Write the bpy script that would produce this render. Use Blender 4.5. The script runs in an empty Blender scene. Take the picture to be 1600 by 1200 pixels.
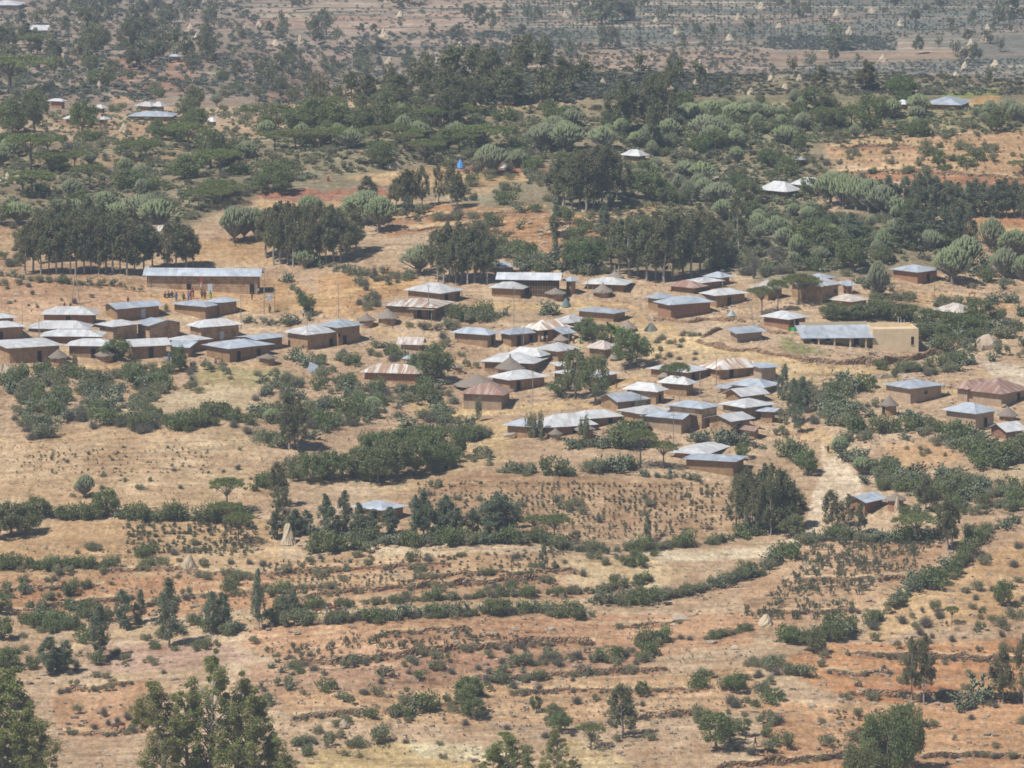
import bpy, bmesh, math, random
import numpy as np
from mathutils import Vector, Matrix
R = np.random.RandomState(7)
random.seed(7)
SC = bpy.context.scene
COL = SC.collection
RAD = math.radians
# ------------------------------------------------------------------ camera
F = 9000.0            # focal length in photograph pixels (1600 wide)
PITCH = RAD(8.0)
ZC = 200.0
CP, SP = math.cos(PITCH), math.sin(PITCH)

def rays(u, v):
    a = (np.asarray(u, float) - 800) / F
    b = -(np.asarray(v, float) - 600) / F
    dx = a; dy = CP + b * SP; dz = -SP + b * CP
    return dx / dy, dz / dy        # per metre of depth y

def project(x, y, z):
    zz = z - ZC
    dep = y * CP - zz * SP
    up = y * SP + zz * CP
    return 800 + F * x / dep, 600 - F * up / dep, dep

# ------------------------------------------------------------------ terrain
def hermite(xs, ys):
    xs = np.array(xs, float); ys = np.array(ys, float)
    d = np.diff(ys) / np.diff(xs)
    m = np.zeros_like(ys); m[0] = d[0]; m[-1] = d[-1]
    m[1:-1] = np.where(d[1:] * d[:-1] > 0, 2 * d[1:] * d[:-1] / (d[1:] + d[:-1] + 1e-12), 0)
    def f(t):
        t = np.clip(t, xs[0], xs[-1])
        i = np.clip(np.searchsorted(xs, t) - 1, 0, len(xs) - 2)
        h = xs[i + 1] - xs[i]; s = (t - xs[i]) / h
        return ((2*s**3 - 3*s**2 + 1) * ys[i] + (s**3 - 2*s**2 + s) * h * m[i]
                + (-2*s**3 + 3*s**2) * ys[i + 1] + (s**3 - s**2) * h * m[i + 1])
    return f
near = [(-60, 199), (0, 198.2), (4, 198), (60, 160), (250, 70), (450, 36), (620, 24), (740, 26.5), (800, 32.6), (870, 42.1), (950, 53.5),
        (1000, 59.5), (1060, 67.2), (1150, 77.3)]
pr_right = hermite(*zip(*(near + [(1250, 87.7), (1290, 88.3), (1350, 82), (1500, 58), (1700, 36), (1850, 31), (2250, 35.5), (2600, 44), (3600, 95)])))
pr_left = hermite(*zip(*(near + [(1200, 78.7), (1350, 72.6), (1500, 65.2), (1750, 56.4), (2250, 35.5), (2600, 44), (3600, 95)])))

def sstep(a, b, x):
    t = np.clip((x - a) / (b - a), 0, 1)
    return t * t * (3 - 2 * t)

def H(x, y):
    x = np.asarray(x, float); y = np.asarray(y, float)
    u = 800 + F * x / np.maximum(y, 50) / 1.0
    t = sstep(300, 660, u)
    z = pr_left(y) * (1 - t) + pr_right(y) * t
    w = sstep(700, 820, y)
    z = z + w * (0.9 * np.sin(x / 23 + y / 41) + 0.7 * np.sin(x / 11.3 - y / 29 + 1.7) + 0.35 * np.sin(y / 7.1 + x / 17) * (1 - sstep(1300, 1500, y)))
    return z

US = np.linspace(-80, 1680, 177); VS = np.linspace(-40, 1280, 441)
def _table():
    ys = np.concatenate([np.arange(560, 1320, 2.0), np.arange(1320, 2900, 6.0)])
    T = np.zeros((len(VS), len(US)))
    for j, u in enumerate(US):
        kx, kz = rays(np.full(len(VS), u), VS)
        z = H(kx[:, None] * ys[None], np.broadcast_to(ys, (len(VS), len(ys))))
        below = (ZC + kz[:, None] * ys[None]) - z
        hit = below < 0
        i = np.where(hit.any(1), hit.argmax(1), len(ys) - 1)
        i = np.maximum(i, 1); r = np.arange(len(VS))
        b0 = below[r, i - 1]; b1 = below[r, i]
        f = np.clip(b0 / (b0 - b1 + 1e-9), 0, 1)
        T[:, j] = ys[i - 1] + f * (ys[i] - ys[i - 1])
    return T
TAB = _table()

def G(u, v):
    """the point of the ground seen at pixel (u, v) of the photograph"""
    u = np.asarray(u, float); v = np.asarray(v, float)
    fu = np.clip((u - US[0]) / (US[1] - US[0]), 0, len(US) - 1.001); fv = np.clip((v - VS[0]) / (VS[1] - VS[0]), 0, len(VS) - 1.001)
    i = fu.astype(int); j = fv.astype(int); a = fu - i; b = fv - j
    q = [TAB[j, i], TAB[j, i + 1], TAB[j + 1, i], TAB[j + 1, i + 1]]
    y = q[0]*(1-a)*(1-b) + q[1]*a*(1-b) + q[2]*(1-a)*b + q[3]*a*b
    bad = (np.max(q, axis=0) - np.min(q, axis=0)) > 60
    y = np.where(bad, q[2] * (1 - a) + q[3] * a, y)
    kx, kz = rays(u, v)
    x = kx * y
    return x, y, H(x, y)

def g1(u, v):
    x, y, z = G(np.array([u]), np.array([v]))
    return float(x[0]), float(y[0]), float(z[0])

def s_at(y):
    return F / (y * 1.008)

# ------------------------------------------------------------------ noise helpers
def vnoise(x, y, seed=0):
    def h(i, j):
        n = (i * 374761393 + j * 668265263 + seed * 1442695041) & 0xffffffff
        n = ((n ^ (n >> 13)) * 1274126177) & 0xffffffff
        return ((n ^ (n >> 16)) & 0xffff) / 65535.0
    xi = np.floor(x).astype(np.int64); yi = np.floor(y).astype(np.int64)
    a = x - xi; b = y - yi; a = a*a*(3-2*a); b = b*b*(3-2*b)
    return (h(xi, yi)*(1-a) + h(xi+1, yi)*a)*(1-b) + (h(xi, yi+1)*(1-a) + h(xi+1, yi+1)*a)*b

def fbm(x, y, seed=0, n=3):
    t = 0; k = 1; tot = 0
    for o in range(n):
        t = t + k * vnoise(x * 2**o, y * 2**o, seed + o); tot += k; k *= .5
    return t / tot

def inpoly(px, py, poly):
    ins = np.zeros(px.shape, bool)
    n = len(poly)
    for i in range(n):
        x0, y0 = poly[i]; x1, y1 = poly[(i + 1) % n]
        if y0 == y1: continue
        c = ((y0 > py) != (y1 > py)) & (px < (x1 - x0) * (py - y0) / (y1 - y0) + x0)
        ins ^= c
    return ins

def segdist(px, py, poly, closed):
    d = np.full(px.shape, 1e9)
    n = len(poly)
    for i in range(n if closed else n - 1):
        x0, y0 = poly[i]; x1, y1 = poly[(i + 1) % n]
        dx, dy = x1 - x0, y1 - y0
        t = np.clip(((px - x0)*dx + (py - y0)*dy) / (dx*dx + dy*dy + 1e-9), 0, 1)
        d = np.minimum(d, np.hypot(px - x0 - t*dx, py - y0 - t*dy))
    return d

def lin(c):
    c = np.asarray(c, float) / 255.0
    return np.where(c <= .04045, c / 12.92, ((c + .055) / 1.055) ** 2.4)
def alb(c, k=0.80):
    return tuple(float(t) for t in np.clip(lin(c) * k, .005, .85))

# ------------------------------------------------------------------ mesh helpers
def mesh(name, V, Fq, mat=None, smooth=False):
    V = np.asarray(V, np.float32); Fq = np.asarray(Fq, np.int32); n, k = Fq.shape
    me = bpy.data.meshes.new(name)
    me.vertices.add(len(V)); me.vertices.foreach_set('co', V.ravel())
    me.loops.add(n * k); me.loops.foreach_set('vertex_index', Fq.ravel())
    me.polygons.add(n); me.polygons.foreach_set('loop_start', np.arange(0, n * k, k, dtype=np.int32))
    me.polygons.foreach_set('use_smooth', np.full(n, bool(smooth)))
    me.update(calc_edges=True); me.validate()
    for m in (mat if isinstance(mat, (list, tuple)) else [mat]):
        if m: me.materials.append(m)
    return me

def link(name, data, parent=None, loc=None):
    o = bpy.data.objects.new(name, data); COL.objects.link(o)
    if parent: o.parent = parent
    if loc is not None: o.location = loc
    return o

def tag(o, label, cat, group=None):
    o['label'] = label; o['category'] = cat
    if group: o['group'] = group
    return o

def thing(name, label, cat, loc=(0, 0, 0), rz=0, group=None):
    o = link(name, None, None, loc); o.rotation_euler = (0, 0, rz); o.empty_display_size = .3
    return tag(o, label, cat, group)

class MB:
    """collects quads"""
    def __init__(s): s.V = []; s.F = []; s.n = 0
    def add(s, V, Fq):
        V = np.asarray(V, float); Fq = np.asarray(Fq, int)
        s.V.append(V); s.F.append(Fq + s.n); s.n += len(V)
    def box(s, lo, hi, jit=0):
        x0, y0, z0 = lo; x1, y1, z1 = hi
        V = np.array([(x0,y0,z0),(x1,y0,z0),(x1,y1,z0),(x0,y1,z0),(x0,y0,z1),(x1,y0,z1),(x1,y1,z1),(x0,y1,z1)], float)
        if jit: V += R.uniform(-jit, jit, V.shape)
        s.add(V, [(0,3,2,1),(4,5,6,7),(0,1,5,4),(1,2,6,5),(2,3,7,6),(3,0,4,7)])
    def tube(s, P, rad, n=5, cap=True):
        P = np.asarray(P, float); m = len(P)
        rad = np.broadcast_to(np.asarray(rad, float), (m,))
        T = np.gradient(P, axis=0); T /= np.linalg.norm(T, axis=1)[:, None] + 1e-9
        ref = np.array([1., 0, 0]) if abs(T[0][0]) < .8 else np.array([0, 1., 0])
        A = np.cross(T, ref); A /= np.linalg.norm(A, axis=1)[:, None] + 1e-9
        B = np.cross(T, A)
        an = np.arange(n) * 2 * math.pi / n
        V = P[:, None] + rad[:, None, None] * (np.cos(an)[None, :, None] * A[:, None] + np.sin(an)[None, :, None] * B[:, None])
        V = V.reshape(-1, 3)
        Fq = [(i*n + j, i*n + (j+1) % n, (i+1)*n + (j+1) % n, (i+1)*n + j) for i in range(m-1) for j in range(n)]
        if cap:
            V = np.vstack([V, P[-1]]); c = len(V) - 1
            Fq += [((m-1)*n + j, (m-1)*n + (j+1) % n, c, c) for j in range(0)]
            if n == 4: Fq.append(tuple((m-1)*n + j for j in range(4)))
        s.add(V, Fq)
    def lathe(s, prof, n=16, jit=0):
        V = []; m = len(prof)
        for r, z in prof:
            for j in range(n):
                a = 2*math.pi*j/n; rr = r * (1 + (R.uniform(-jit, jit) if jit else 0))
                V.append((rr*math.cos(a), rr*math.sin(a), z + (R.uniform(-jit, jit)*.25 if jit else 0)))
        Fq = [(i*n+j, i*n+(j+1) % n, (i+1)*n+(j+1) % n, (i+1)*n+j) for i in range(m-1) for j in range(n)]
        s.add(V, Fq)
    def cards(s, C, L, W, droop=0.0, updir=None):
        """leaf cards: centres C, length L, width W (arrays or scalars)"""
        n = len(C)
        a = R.normal(size=(n, 3)); a[:, 2] -= droop; a /= np.linalg.norm(a, axis=1)[:, None]
        if updir is not None: a = updir
        b = np.cross(a, R.normal(size=(n, 3))); b /= np.linalg.norm(b, axis=1)[:, None] + 1e-9
        L = np.broadcast_to(np.asarray(L, float), (n,))[:, None]; W = np.broadcast_to(np.asarray(W, float), (n,))[:, None]
        V = np.stack([C - a*L/2, C + b*W/2 - a*L*.05, C + a*L/2, C - b*W/2 - a*L*.05], 1).reshape(-1, 3)
        s.add(V, np.arange(4*n).reshape(n, 4))
    def arrays(s):
        return np.vstack(s.V), np.vstack(s.F)
    def mesh(s, name, mat=None, smooth=False):
        V, Fq = s.arrays()
        return mesh(name, V, Fq, mat, smooth)
    def build(s, name, mat, parent=None, smooth=False):
        return link(name, s.mesh(name, mat, smooth), parent)

# ------------------------------------------------------------------ materials
def newmat(name):
    m = bpy.data.materials.new(name); m.use_nodes = True
    nt = m.node_tree
    return m, nt, nt.nodes.get('Principled BSDF'), nt.nodes, nt.links

def N(nt, typ, **kw):
    n = nt.nodes.new(typ)
    for k, v in kw.items():
        if hasattr(n, k) and not k[0].isupper(): setattr(n, k, v)
        else: n.inputs[k].default_value = v
    return n

def ramp(nt, fac, stops):
    r = nt.nodes.new('ShaderNodeValToRGB')
    e = r.color_ramp.elements
    while len(e) < len(stops): e.new(.5)
    for i, (p, c) in enumerate(stops):
        e[i].position = p; e[i].color = (c, c, c, 1) if not hasattr(c, '__len__') else (*c[:3], 1)
    nt.links.new(fac, r.inputs[0])
    return r.outputs[0]

def mixc(nt, a, b, fac, mode='MIX'):
    m = nt.nodes.new('ShaderNodeMix'); m.data_type = 'RGBA'; m.blend_type = mode
    for sock, v in ((m.inputs[0], fac), (m.inputs[6], a), (m.inputs[7], b)):
        if hasattr(v, 'is_linked') or isinstance(v, bpy.types.NodeSocket): nt.links.new(v, sock)
        elif hasattr(v, '__len__'): sock.default_value = (*v[:3], 1)
        else: sock.default_value = v
    return m.outputs[2]

def noise(nt, vec, scale, detail=4, rough=.6):
    n = nt.nodes.new('ShaderNodeTexNoise'); n.inputs['Scale'].default_value = scale
    n.inputs['Detail'].default_value = detail; n.inputs['Roughness'].default_value = rough
    nt.links.new(vec, n.inputs['Vector'])
    return n.outputs['Fac']

def leafmat(name, c1, c2, c3=None, trans=.36, rough=.6):
    """c1..c2 per leaf, shifted to c3 per plant"""
    m, nt, b, nd, lk = newmat(name)
    geo = nd.new('ShaderNodeNewGeometry'); oi = nd.new('ShaderNodeObjectInfo')
    col = mixc(nt, c1, c2, geo.outputs['Random Per Island'])
    if c3: 
        f = ramp(nt, oi.outputs['Random'], [(0.2, 0.0), (1.0, .75)])
        col = mixc(nt, col, c3, f)
    t = nd.new('ShaderNodeBsdfTranslucent'); d = nd.new('ShaderNodeMixShader'); d.inputs[0].default_value = trans
    lk.new(col, b.inputs['Base Color']); lk.new(col, t.inputs['Color'])
    b.inputs['Roughness'].default_value = rough; b.inputs['Specular IOR Level'].default_value = .25
    lk.new(b.outputs[0], d.inputs[1]); lk.new(t.outputs[0], d.inputs[2])
    lk.new(d.outputs[0], nd['Material Output'].inputs[0])
    return m

def plainmat(name, c1, c2, scale=3.0, rough=.9, spec=.15, stretch=None, bump=0.0):
    m, nt, b, nd, lk = newmat(name)
    tc = nd.new('ShaderNodeTexCoord'); vec = tc.outputs['Object']
    if stretch:
        mp = nd.new('ShaderNodeMapping'); mp.inputs['Scale'].default_value = stretch
        lk.new(vec, mp.inputs[0]); vec = mp.outputs[0]
    n = noise(nt, vec, scale)
    oi = nd.new('ShaderNodeObjectInfo')
    col = mixc(nt, c1, c2, ramp(nt, n, [(.35, 0.), (.65, 1.)]))
    v = ramp(nt, oi.outputs['Random'], [(0, .82), (1, 1.12)])
    col = mixc(nt, col, v, 1.0, 'MULTIPLY')
    lk.new(col, b.inputs['Base Color']); b.inputs['Roughness'].default_value = rough
    b.inputs['Specular IOR Level'].default_value = spec
    if bump:
        bp = nd.new('ShaderNodeBump'); bp.inputs['Distance'].default_value = bump; bp.inputs['Strength'].default_value = .8
        lk.new(n, bp.inputs['Height']); lk.new(bp.outputs[0], b.inputs['Normal'])
    return m

def mudmat(name, c1, c2, lines=0.0, crack=(.10, .06, .035)):
    """mud wall: blotches, rain streaks and (lines) the lattice of laths showing through"""
    m, nt, b, nd, lk = newmat(name)
    tc = nd.new('ShaderNodeTexCoord'); oi = nd.new('ShaderNodeObjectInfo')
    vec = tc.outputs['Object']
    off = nd.new('ShaderNodeVectorMath'); off.operation = 'MULTIPLY_ADD'
    off.inputs[1].default_value = (1, 1, 1)
    k = nd.new('ShaderNodeMath'); k.operation = 'MULTIPLY'; k.inputs[1].default_value = 60
    lk.new(oi.outputs['Random'], k.inputs[0]); lk.new(vec, off.inputs[0]); lk.new(k.outputs[0], off.inputs[2])
    vec2 = off.outputs[0]
    n1 = noise(nt, vec2, .9, 5); n2 = noise(nt, vec2, 5.0, 4)
    mp = nd.new('ShaderNodeMapping'); mp.inputs['Scale'].default_value = (3, 3, .35); lk.new(vec2, mp.inputs[0])
    n3 = noise(nt, mp.outputs[0], 1.4, 3)
    col = mixc(nt, c1, c2, ramp(nt, n1, [(.35, 0.), (.68, 1.)]))
    col = mixc(nt, col, ramp(nt, n2, [(.3, .78), (.7, 1.15)]), 1.0, 'MULTIPLY')
    col = mixc(nt, col, ramp(nt, n3, [(.35, .82), (.6, 1.06)]), 1.0, 'MULTIPLY')
    if lines:
        sx = nd.new('ShaderNodeSeparateXYZ'); lk.new(vec, sx.inputs[0])
        ad = nd.new('ShaderNodeMath'); ad.operation = 'ADD'; lk.new(sx.outputs[0], ad.inputs[0]); lk.new(sx.outputs[1], ad.inputs[1])
        def stripes(src, per, w, amp):
            nn = nd.new('ShaderNodeMath'); nn.operation = 'MULTIPLY_ADD'; nn.inputs[1].default_value = amp
            lk.new(noise(nt, vec2, 1.5, 2), nn.inputs[0]); lk.new(src, nn.inputs[2])
            q = nd.new('ShaderNodeMath'); q.operation = 'PINGPONG'; q.inputs[1].default_value = per / 2
            lk.new(nn.outputs[0], q.inputs[0])
            return ramp(nt, q.outputs[0], [(0, 1.), (w, 1.), (min(.99, w + .06), 0.)])
        a = stripes(sx.outputs[2], .42, .05, .25); c = stripes(ad.outputs[0], .36, .035, .2)
        mx = mixc(nt, a, c, .5, 'LIGHTEN')
        gate = ramp(nt, n1, [(.40, 0.), (.56, lines)])
        f = mixc(nt, mx, gate, 1.0, 'MULTIPLY')
        col = mixc(nt, col, crack, f)
    v = ramp(nt, oi.outputs['Random'], [(0, .84), (1, 1.14)])
    col = mixc(nt, col, v, 1.0, 'MULTIPLY')
    lk.new(col, b.inputs['Base Color']); b.inputs['Roughness'].default_value = .95; b.inputs['Specular IOR Level'].default_value = .1
    bp = nd.new('ShaderNodeBump'); bp.inputs['Distance'].default_value = .06; lk.new(n2, bp.inputs['Height']); lk.new(bp.outputs[0], b.inputs['Normal'])
    return m

def roofmat(name, c1, c2, rust=0.0, rustc=(.20, .10, .06), metal=.35, rough=.5, stripes=0.0):
    """corrugated sheets; UV is metres along the eave and down the slope"""
    m, nt, b, nd, lk = newmat(name)
    uv = nd.new('ShaderNodeUVMap'); oi = nd.new('ShaderNodeObjectInfo')
    k = nd.new('ShaderNodeMath'); k.operation = 'MULTIPLY'; k.inputs[1].default_value = 97
    lk.new(oi.outputs['Random'], k.inputs[0])
    off = nd.new('ShaderNodeVectorMath'); off.operation = 'ADD'; lk.new(uv.outputs[0], off.inputs[0]); lk.new(k.outputs[0], off.inputs[1])
    vec = off.outputs[0]
    sn = nd.new('ShaderNodeVectorMath'); sn.operation = 'SNAP'; sn.inputs[1].default_value = (.82, 2.1, 1); lk.new(vec, sn.inputs[0])
    wn = nd.new('ShaderNodeTexWhiteNoise'); wn.noise_dimensions = '3D'; lk.new(sn.outputs[0], wn.inputs[0])
    n1 = noise(nt, vec, .5, 4); 
    mp = nd.new('ShaderNodeMapping'); mp.inputs['Scale'].default_value = (4.0, .5, 1); lk.new(vec, mp.inputs[0])
    n2 = noise(nt, mp.outputs[0], 1.0, 4)
    col = mixc(nt, c1, c2, ramp(nt, n1, [(.35, 0.), (.65, 1.)]))
    col = mixc(nt, col, ramp(nt, wn.outputs['Value'], [(0, .82), (1, 1.09)]), 1.0, 'MULTIPLY')
    col = mixc(nt, col, ramp(nt, n2, [(.3, .86), (.7, 1.06)]), 1.0, 'MULTIPLY')
    if rust:
        base = .72 - .42 * rust
        f = ramp(nt, n2, [(base - .1, 0.), (base + .12, .9)])
        if stripes:
            mq = nd.new('ShaderNodeMapping'); mq.inputs['Scale'].default_value = (1.3, .10, 1); lk.new(vec, mq.inputs[0])
            t = .60 - .16*rust
            f = ramp(nt, noise(nt, mq.outputs[0], 1.0, 3, .7), [(t - .03, 0.), (t + .05, .9)])
        rc = mixc(nt, rustc, tuple(t * 1.9 for t in rustc), noise(nt, vec, 2.5, 3))
        col = mixc(nt, col, rc, f)
    v = ramp(nt, oi.outputs['Random'], [(0, .86), (1, 1.1)])
    col = mixc(nt, col, v, 1.0, 'MULTIPLY')
    lk.new(col, b.inputs['Base Color']); b.inputs['Metallic'].default_value = metal; b.inputs['Roughness'].default_value = rough
    sx = nd.new('ShaderNodeSeparateXYZ'); lk.new(vec, sx.inputs[0])
    w = nd.new('ShaderNodeMath'); w.operation = 'PINGPONG'; w.inputs[1].default_value = .11; lk.new(sx.outputs[0], w.inputs[0])
    bp = nd.new('ShaderNodeBump'); bp.inputs['Distance'].default_value = .02; bp.inputs['Strength'].default_value = .5
    lk.new(w.outputs[0], bp.inputs['Height']); lk.new(bp.outputs[0], b.inputs['Normal'])
    return m

def colormat(name, rough=.85):
    """cloth, hide and paint: the object's own colour"""
    m, nt, b, nd, lk = newmat(name)
    oi = nd.new('ShaderNodeObjectInfo'); tc = nd.new('ShaderNodeTexCoord')
    col = mixc(nt, oi.outputs['Color'], ramp(nt, noise(nt, tc.outputs['Object'], 9, 3), [(.3, .8), (.7, 1.1)]), 1.0, 'MULTIPLY')
    lk.new(col, b.inputs['Base Color']); b.inputs['Roughness'].default_value = rough; b.inputs['Specular IOR Level'].default_value = .2
    return m

M = {}
M['euc'] = leafmat('eucalyptus_leaves', (0.137, 0.147, 0.071), (0.270, 0.269, 0.138), (0.201, 0.174, 0.090))
M['gum'] = leafmat('near_gum_leaves', (0.150, 0.181, 0.050), (0.348, 0.375, 0.127), (0.270, 0.244, 0.094))
M['bluegum'] = leafmat('young_gum_leaves', (0.155, 0.195, 0.116), (0.259, 0.301, 0.189), (0.190, 0.195, 0.110))
M['cand'] = leafmat('candelabra_tips', (0.175, 0.218, 0.097), (0.314, 0.351, 0.176), (0.233, 0.236, 0.152), trans=.12)
M['khat'] = leafmat('brown_scrub_leaves', (0.144, 0.140, 0.086), (0.258, 0.244, 0.154), (0.192, 0.194, 0.110))
M['candstem'] = plainmat('candelabra_stems', (.17, .16, .13), (.31, .285, .24), 2.5)
M['acacia'] = leafmat('acacia_leaves', (0.142, 0.179, 0.053), (0.262, 0.301, 0.100), (0.215, 0.215, 0.084))
M['broad'] = leafmat('broad_leaves', (0.124, 0.164, 0.060), (0.255, 0.293, 0.114), (0.218, 0.214, 0.103))
M['bright'] = leafmat('bright_leaves', (.105, .160, .045), (.200, .265, .090), (.140, .165, .075))
M['shrub'] = leafmat('shrub_leaves', (0.168, 0.193, 0.101), (0.322, 0.341, 0.190), (0.302, 0.280, 0.161))
M['dry'] = leafmat('dry_shrub_twigs', (.150, .130, .105), (.270, .235, .190), (.145, .140, .100), trans=.15)
M['pear'] = leafmat('prickly_pear_pads', (0.163, 0.200, 0.120), (0.299, 0.335, 0.215), (0.231, 0.243, 0.145), trans=.12)
M['crop'] = leafmat('crop_leaves', (.115, .135, .078), (.215, .230, .140), (.180, .165, .105))
M['farcrop'] = leafmat('field_crop_leaves', (.095, .110, .078), (.165, .180, .128), (.145, .138, .105))
M['agave'] = leafmat('false_banana_leaves', (.10, .16, .03), (.22, .29, .07), None, trans=.35)
M['bark'] = plainmat('bark', (.14, .11, .08), (.24, .20, .16), 4)
M['palebark'] = plainmat('pale_bark', (.26, .23, .20), (.44, .40, .35), 3)
M['mud'] = mudmat('mud_wall', (.305, .19, .102), (.40, .262, .150))
M['wattle'] = mudmat('wattle_and_daub', (.31, .19, .105), (.42, .275, .16), .85, (.55, .42, .30))
M['redmud'] = mudmat('red_mud_wall', (.33, .175, .105), (.41, .235, .14), .3)
M['greymud'] = mudmat('grey_brown_mud_wall', (.37, .265, .18), (.45, .335, .23))
M['tan'] = plainmat('tan_plaster', (.58, .45, .285), (.68, .54, .36), .7)
M['pale'] = mudmat('pale_limewash', (.55, .56, .57), (.66, .66, .65))
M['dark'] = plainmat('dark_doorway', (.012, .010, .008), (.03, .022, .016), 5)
M['tindoor'] = plainmat('sheet_metal_door', (.38, .43, .48), (.5, .54, .58), 2, rough=.5)
M['tin'] = roofmat('tin_roof', (.54, .545, .54), (.67, .67, .655), rust=.2, metal=.08, rough=.6)
M['blue'] = roofmat('blue_grey_tin_roof', (.40, .445, .49), (.52, .56, .60), rust=.06, metal=.12, rough=.5)
M['old'] = roofmat('old_tin_roof', (.56, .54, .50), (.68, .65, .60), rust=.5, rustc=(.24, .14, .09), metal=.08, rough=.7)
M['rust'] = roofmat('rust_streaked_roof', (.66, .62, .55), (.76, .72, .66), rust=.62, rustc=(.25, .145, .085), metal=.03, rough=.8, stripes=1)
M['redrust'] = roofmat('brown_rusted_roof', (.36, .25, .20), (.46, .34, .28), rust=.8, rustc=(.19, .10, .072), metal=.03, rough=.85, stripes=1)
M['shine'] = roofmat('new_tin_roof', (.74, .76, .78), (.84, .85, .86), metal=.2, rough=.4)
M['thatch'] = plainmat('old_thatch', (.19, .155, .125), (.33, .275, .22), 3.0, stretch=(5, 5, 1), bump=.08)
M['straw'] = plainmat('straw_stalks', (.40, .32, .215), (.60, .49, .35), 4.0, stretch=(5, 5, .8), bump=.08)
M['pole'] = plainmat('grey_pole_wood', (.22, .19, .16), (.36, .32, .28), 3)
M['stake'] = plainmat('stake_wood', (.20, .13, .08), (.34, .24, .16), 5)
M['rock'] = plainmat('bare_rock', (.36, .28, .20), (.52, .42, .31), .8, bump=.1)
M['redsoil'] = plainmat('dug_red_soil', (.26, .115, .065), (.36, .17, .10), .9, bump=.15)
M['cloth'] = colormat('cloth')
M['skin'] = plainmat('dark_skin', (.05, .028, .018), (.075, .042, .028), 6, rough=.6)
M['hair'] = plainmat('black_hair', (.008, .007, .006), (.018, .015, .013), 9)
M['hide'] = colormat('hide', .8)
def stonemat():
    m, nt, b, nd, lk = newmat('dry_stone')
    tc = nd.new('ShaderNodeTexCoord'); vec = tc.outputs['Object']
    vo = nd.new('ShaderNodeTexVoronoi'); vo.inputs['Scale'].default_value = 2.6; lk.new(vec, vo.inputs['Vector'])
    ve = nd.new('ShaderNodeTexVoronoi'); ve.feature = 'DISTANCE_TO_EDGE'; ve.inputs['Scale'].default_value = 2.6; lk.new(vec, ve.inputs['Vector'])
    sx = nd.new('ShaderNodeSeparateColor'); lk.new(vo.outputs['Color'], sx.inputs[0])
    oi = nd.new('ShaderNodeObjectInfo')
    c = mixc(nt, (.27, .155, .085), (.47, .31, .185), sx.outputs[0])
    c = mixc(nt, c, (.40, .34, .27), ramp(nt, sx.outputs[1], [(.7, 0.), (.95, .8)]))
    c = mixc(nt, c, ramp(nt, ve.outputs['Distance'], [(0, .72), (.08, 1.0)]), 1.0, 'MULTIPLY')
    c = mixc(nt, c, ramp(nt, oi.outputs['Random'], [(0, .8), (1, 1.1)]), 1.0, 'MULTIPLY')
    lk.new(c, b.inputs['Base Color']); b.inputs['Roughness'].default_value = .95; b.inputs['Specular IOR Level'].default_value = .1
    bp = nd.new('ShaderNodeBump'); bp.inputs['Distance'].default_value = .15; lk.new(ramp(nt, ve.outputs['Distance'], [(0, 0.), (.3, 1.)]), bp.inputs['Height'])
    lk.new(bp.outputs[0], b.inputs['Normal'])
    return m
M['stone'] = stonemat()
# ------------------------------------------------------------------ plants: unit-sized prototypes (height 1, width 1)
def ball(n, shell=.55):
    d = R.normal(size=(n, 3)); d /= np.linalg.norm(d, axis=1)[:, None]
    return d * (shell + (1 - shell) * R.rand(n)[:, None]) 

def clumps_to_cards(mb, centres, radii, per, L, W, droop=0.0, flat=1.0):
    for c, r in zip(centres, radii):
        P = ball(per, .35) * r; P[:, 2] *= flat
        mb.cards(np.asarray(c) + P, R.uniform(.7, 1.25, per) * L, R.uniform(.7, 1.25, per) * W, droop)

def unit(mbs):
    """scale all meshes together to height 1 and mean width 1 (base at z=0)"""
    A = [m.arrays() for m in mbs]
    allV = np.vstack([a[0] for a in A])
    h = np.percentile(allV[:, 2], 99.7); w = (np.ptp(np.percentile(allV[:, 0], [1, 99])) + np.ptp(np.percentile(allV[:, 1], [1, 99]))) / 2
    return [(a[0] / np.array([w, w, h]), a[1]) for a in A]

def p_euc(slim, zlo=2.3, zhi=3.6, per=62, LL=.36, WW=.15, nb=36, rs=1.0):
    H0 = 10.; cr = MB(); tr = MB()
    lean = R.uniform(-.5, .5, 2)
    zs = np.linspace(-.8, 9.0, 7)
    tp = np.stack([lean[0]*(zs/9)**2 + .12*np.sin(zs), lean[1]*(zs/9)**2, zs], 1)
    tr.tube(tp, np.linspace(.17, .03, 7), 5)
    z0 = R.uniform(zlo, zhi)
    cen = []; rad = []
    for k in range(nb):
        f = (k + R.rand()) / nb
        z = z0 + (9.7 - z0) * f
        wid = slim * (0.35 + 1.25 * math.sin(math.pi * min(1, f * .86 + .14)) ** .8) * R.uniform(.35, 1.1)
        a = R.uniform(0, 6.28)
        b = np.array([np.interp(z - .7, zs, tp[:, 0]), np.interp(z - .7, zs, tp[:, 1]), z - .7 - .4*wid])
        e = np.array([b[0] + wid*math.cos(a), b[1] + wid*math.sin(a), z])
        if k % 2 == 0: tr.tube([b, (b + e)/2 + [0, 0, .1], e], [.06, .04, .015], 4)
        cen.append(e); rad.append(R.uniform(.38, .85) * (.7 + .3*slim) * rs)
        cen.append(e - [0, 0, R.uniform(.5, 1.0)]); rad.append(R.uniform(.28, .55) * rs)
    for k in range(4):
        cen.append([lean[0]*1.05 + R.normal()*.15*slim, lean[1]*1.05 + R.normal()*.15*slim, R.uniform(9.2, 10.3)]); rad.append(R.uniform(.25, .42)*rs)
    clumps_to_cards(cr, cen, rad, per, LL, WW, 1.1, 1.15)
    return unit([cr, tr])

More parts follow.
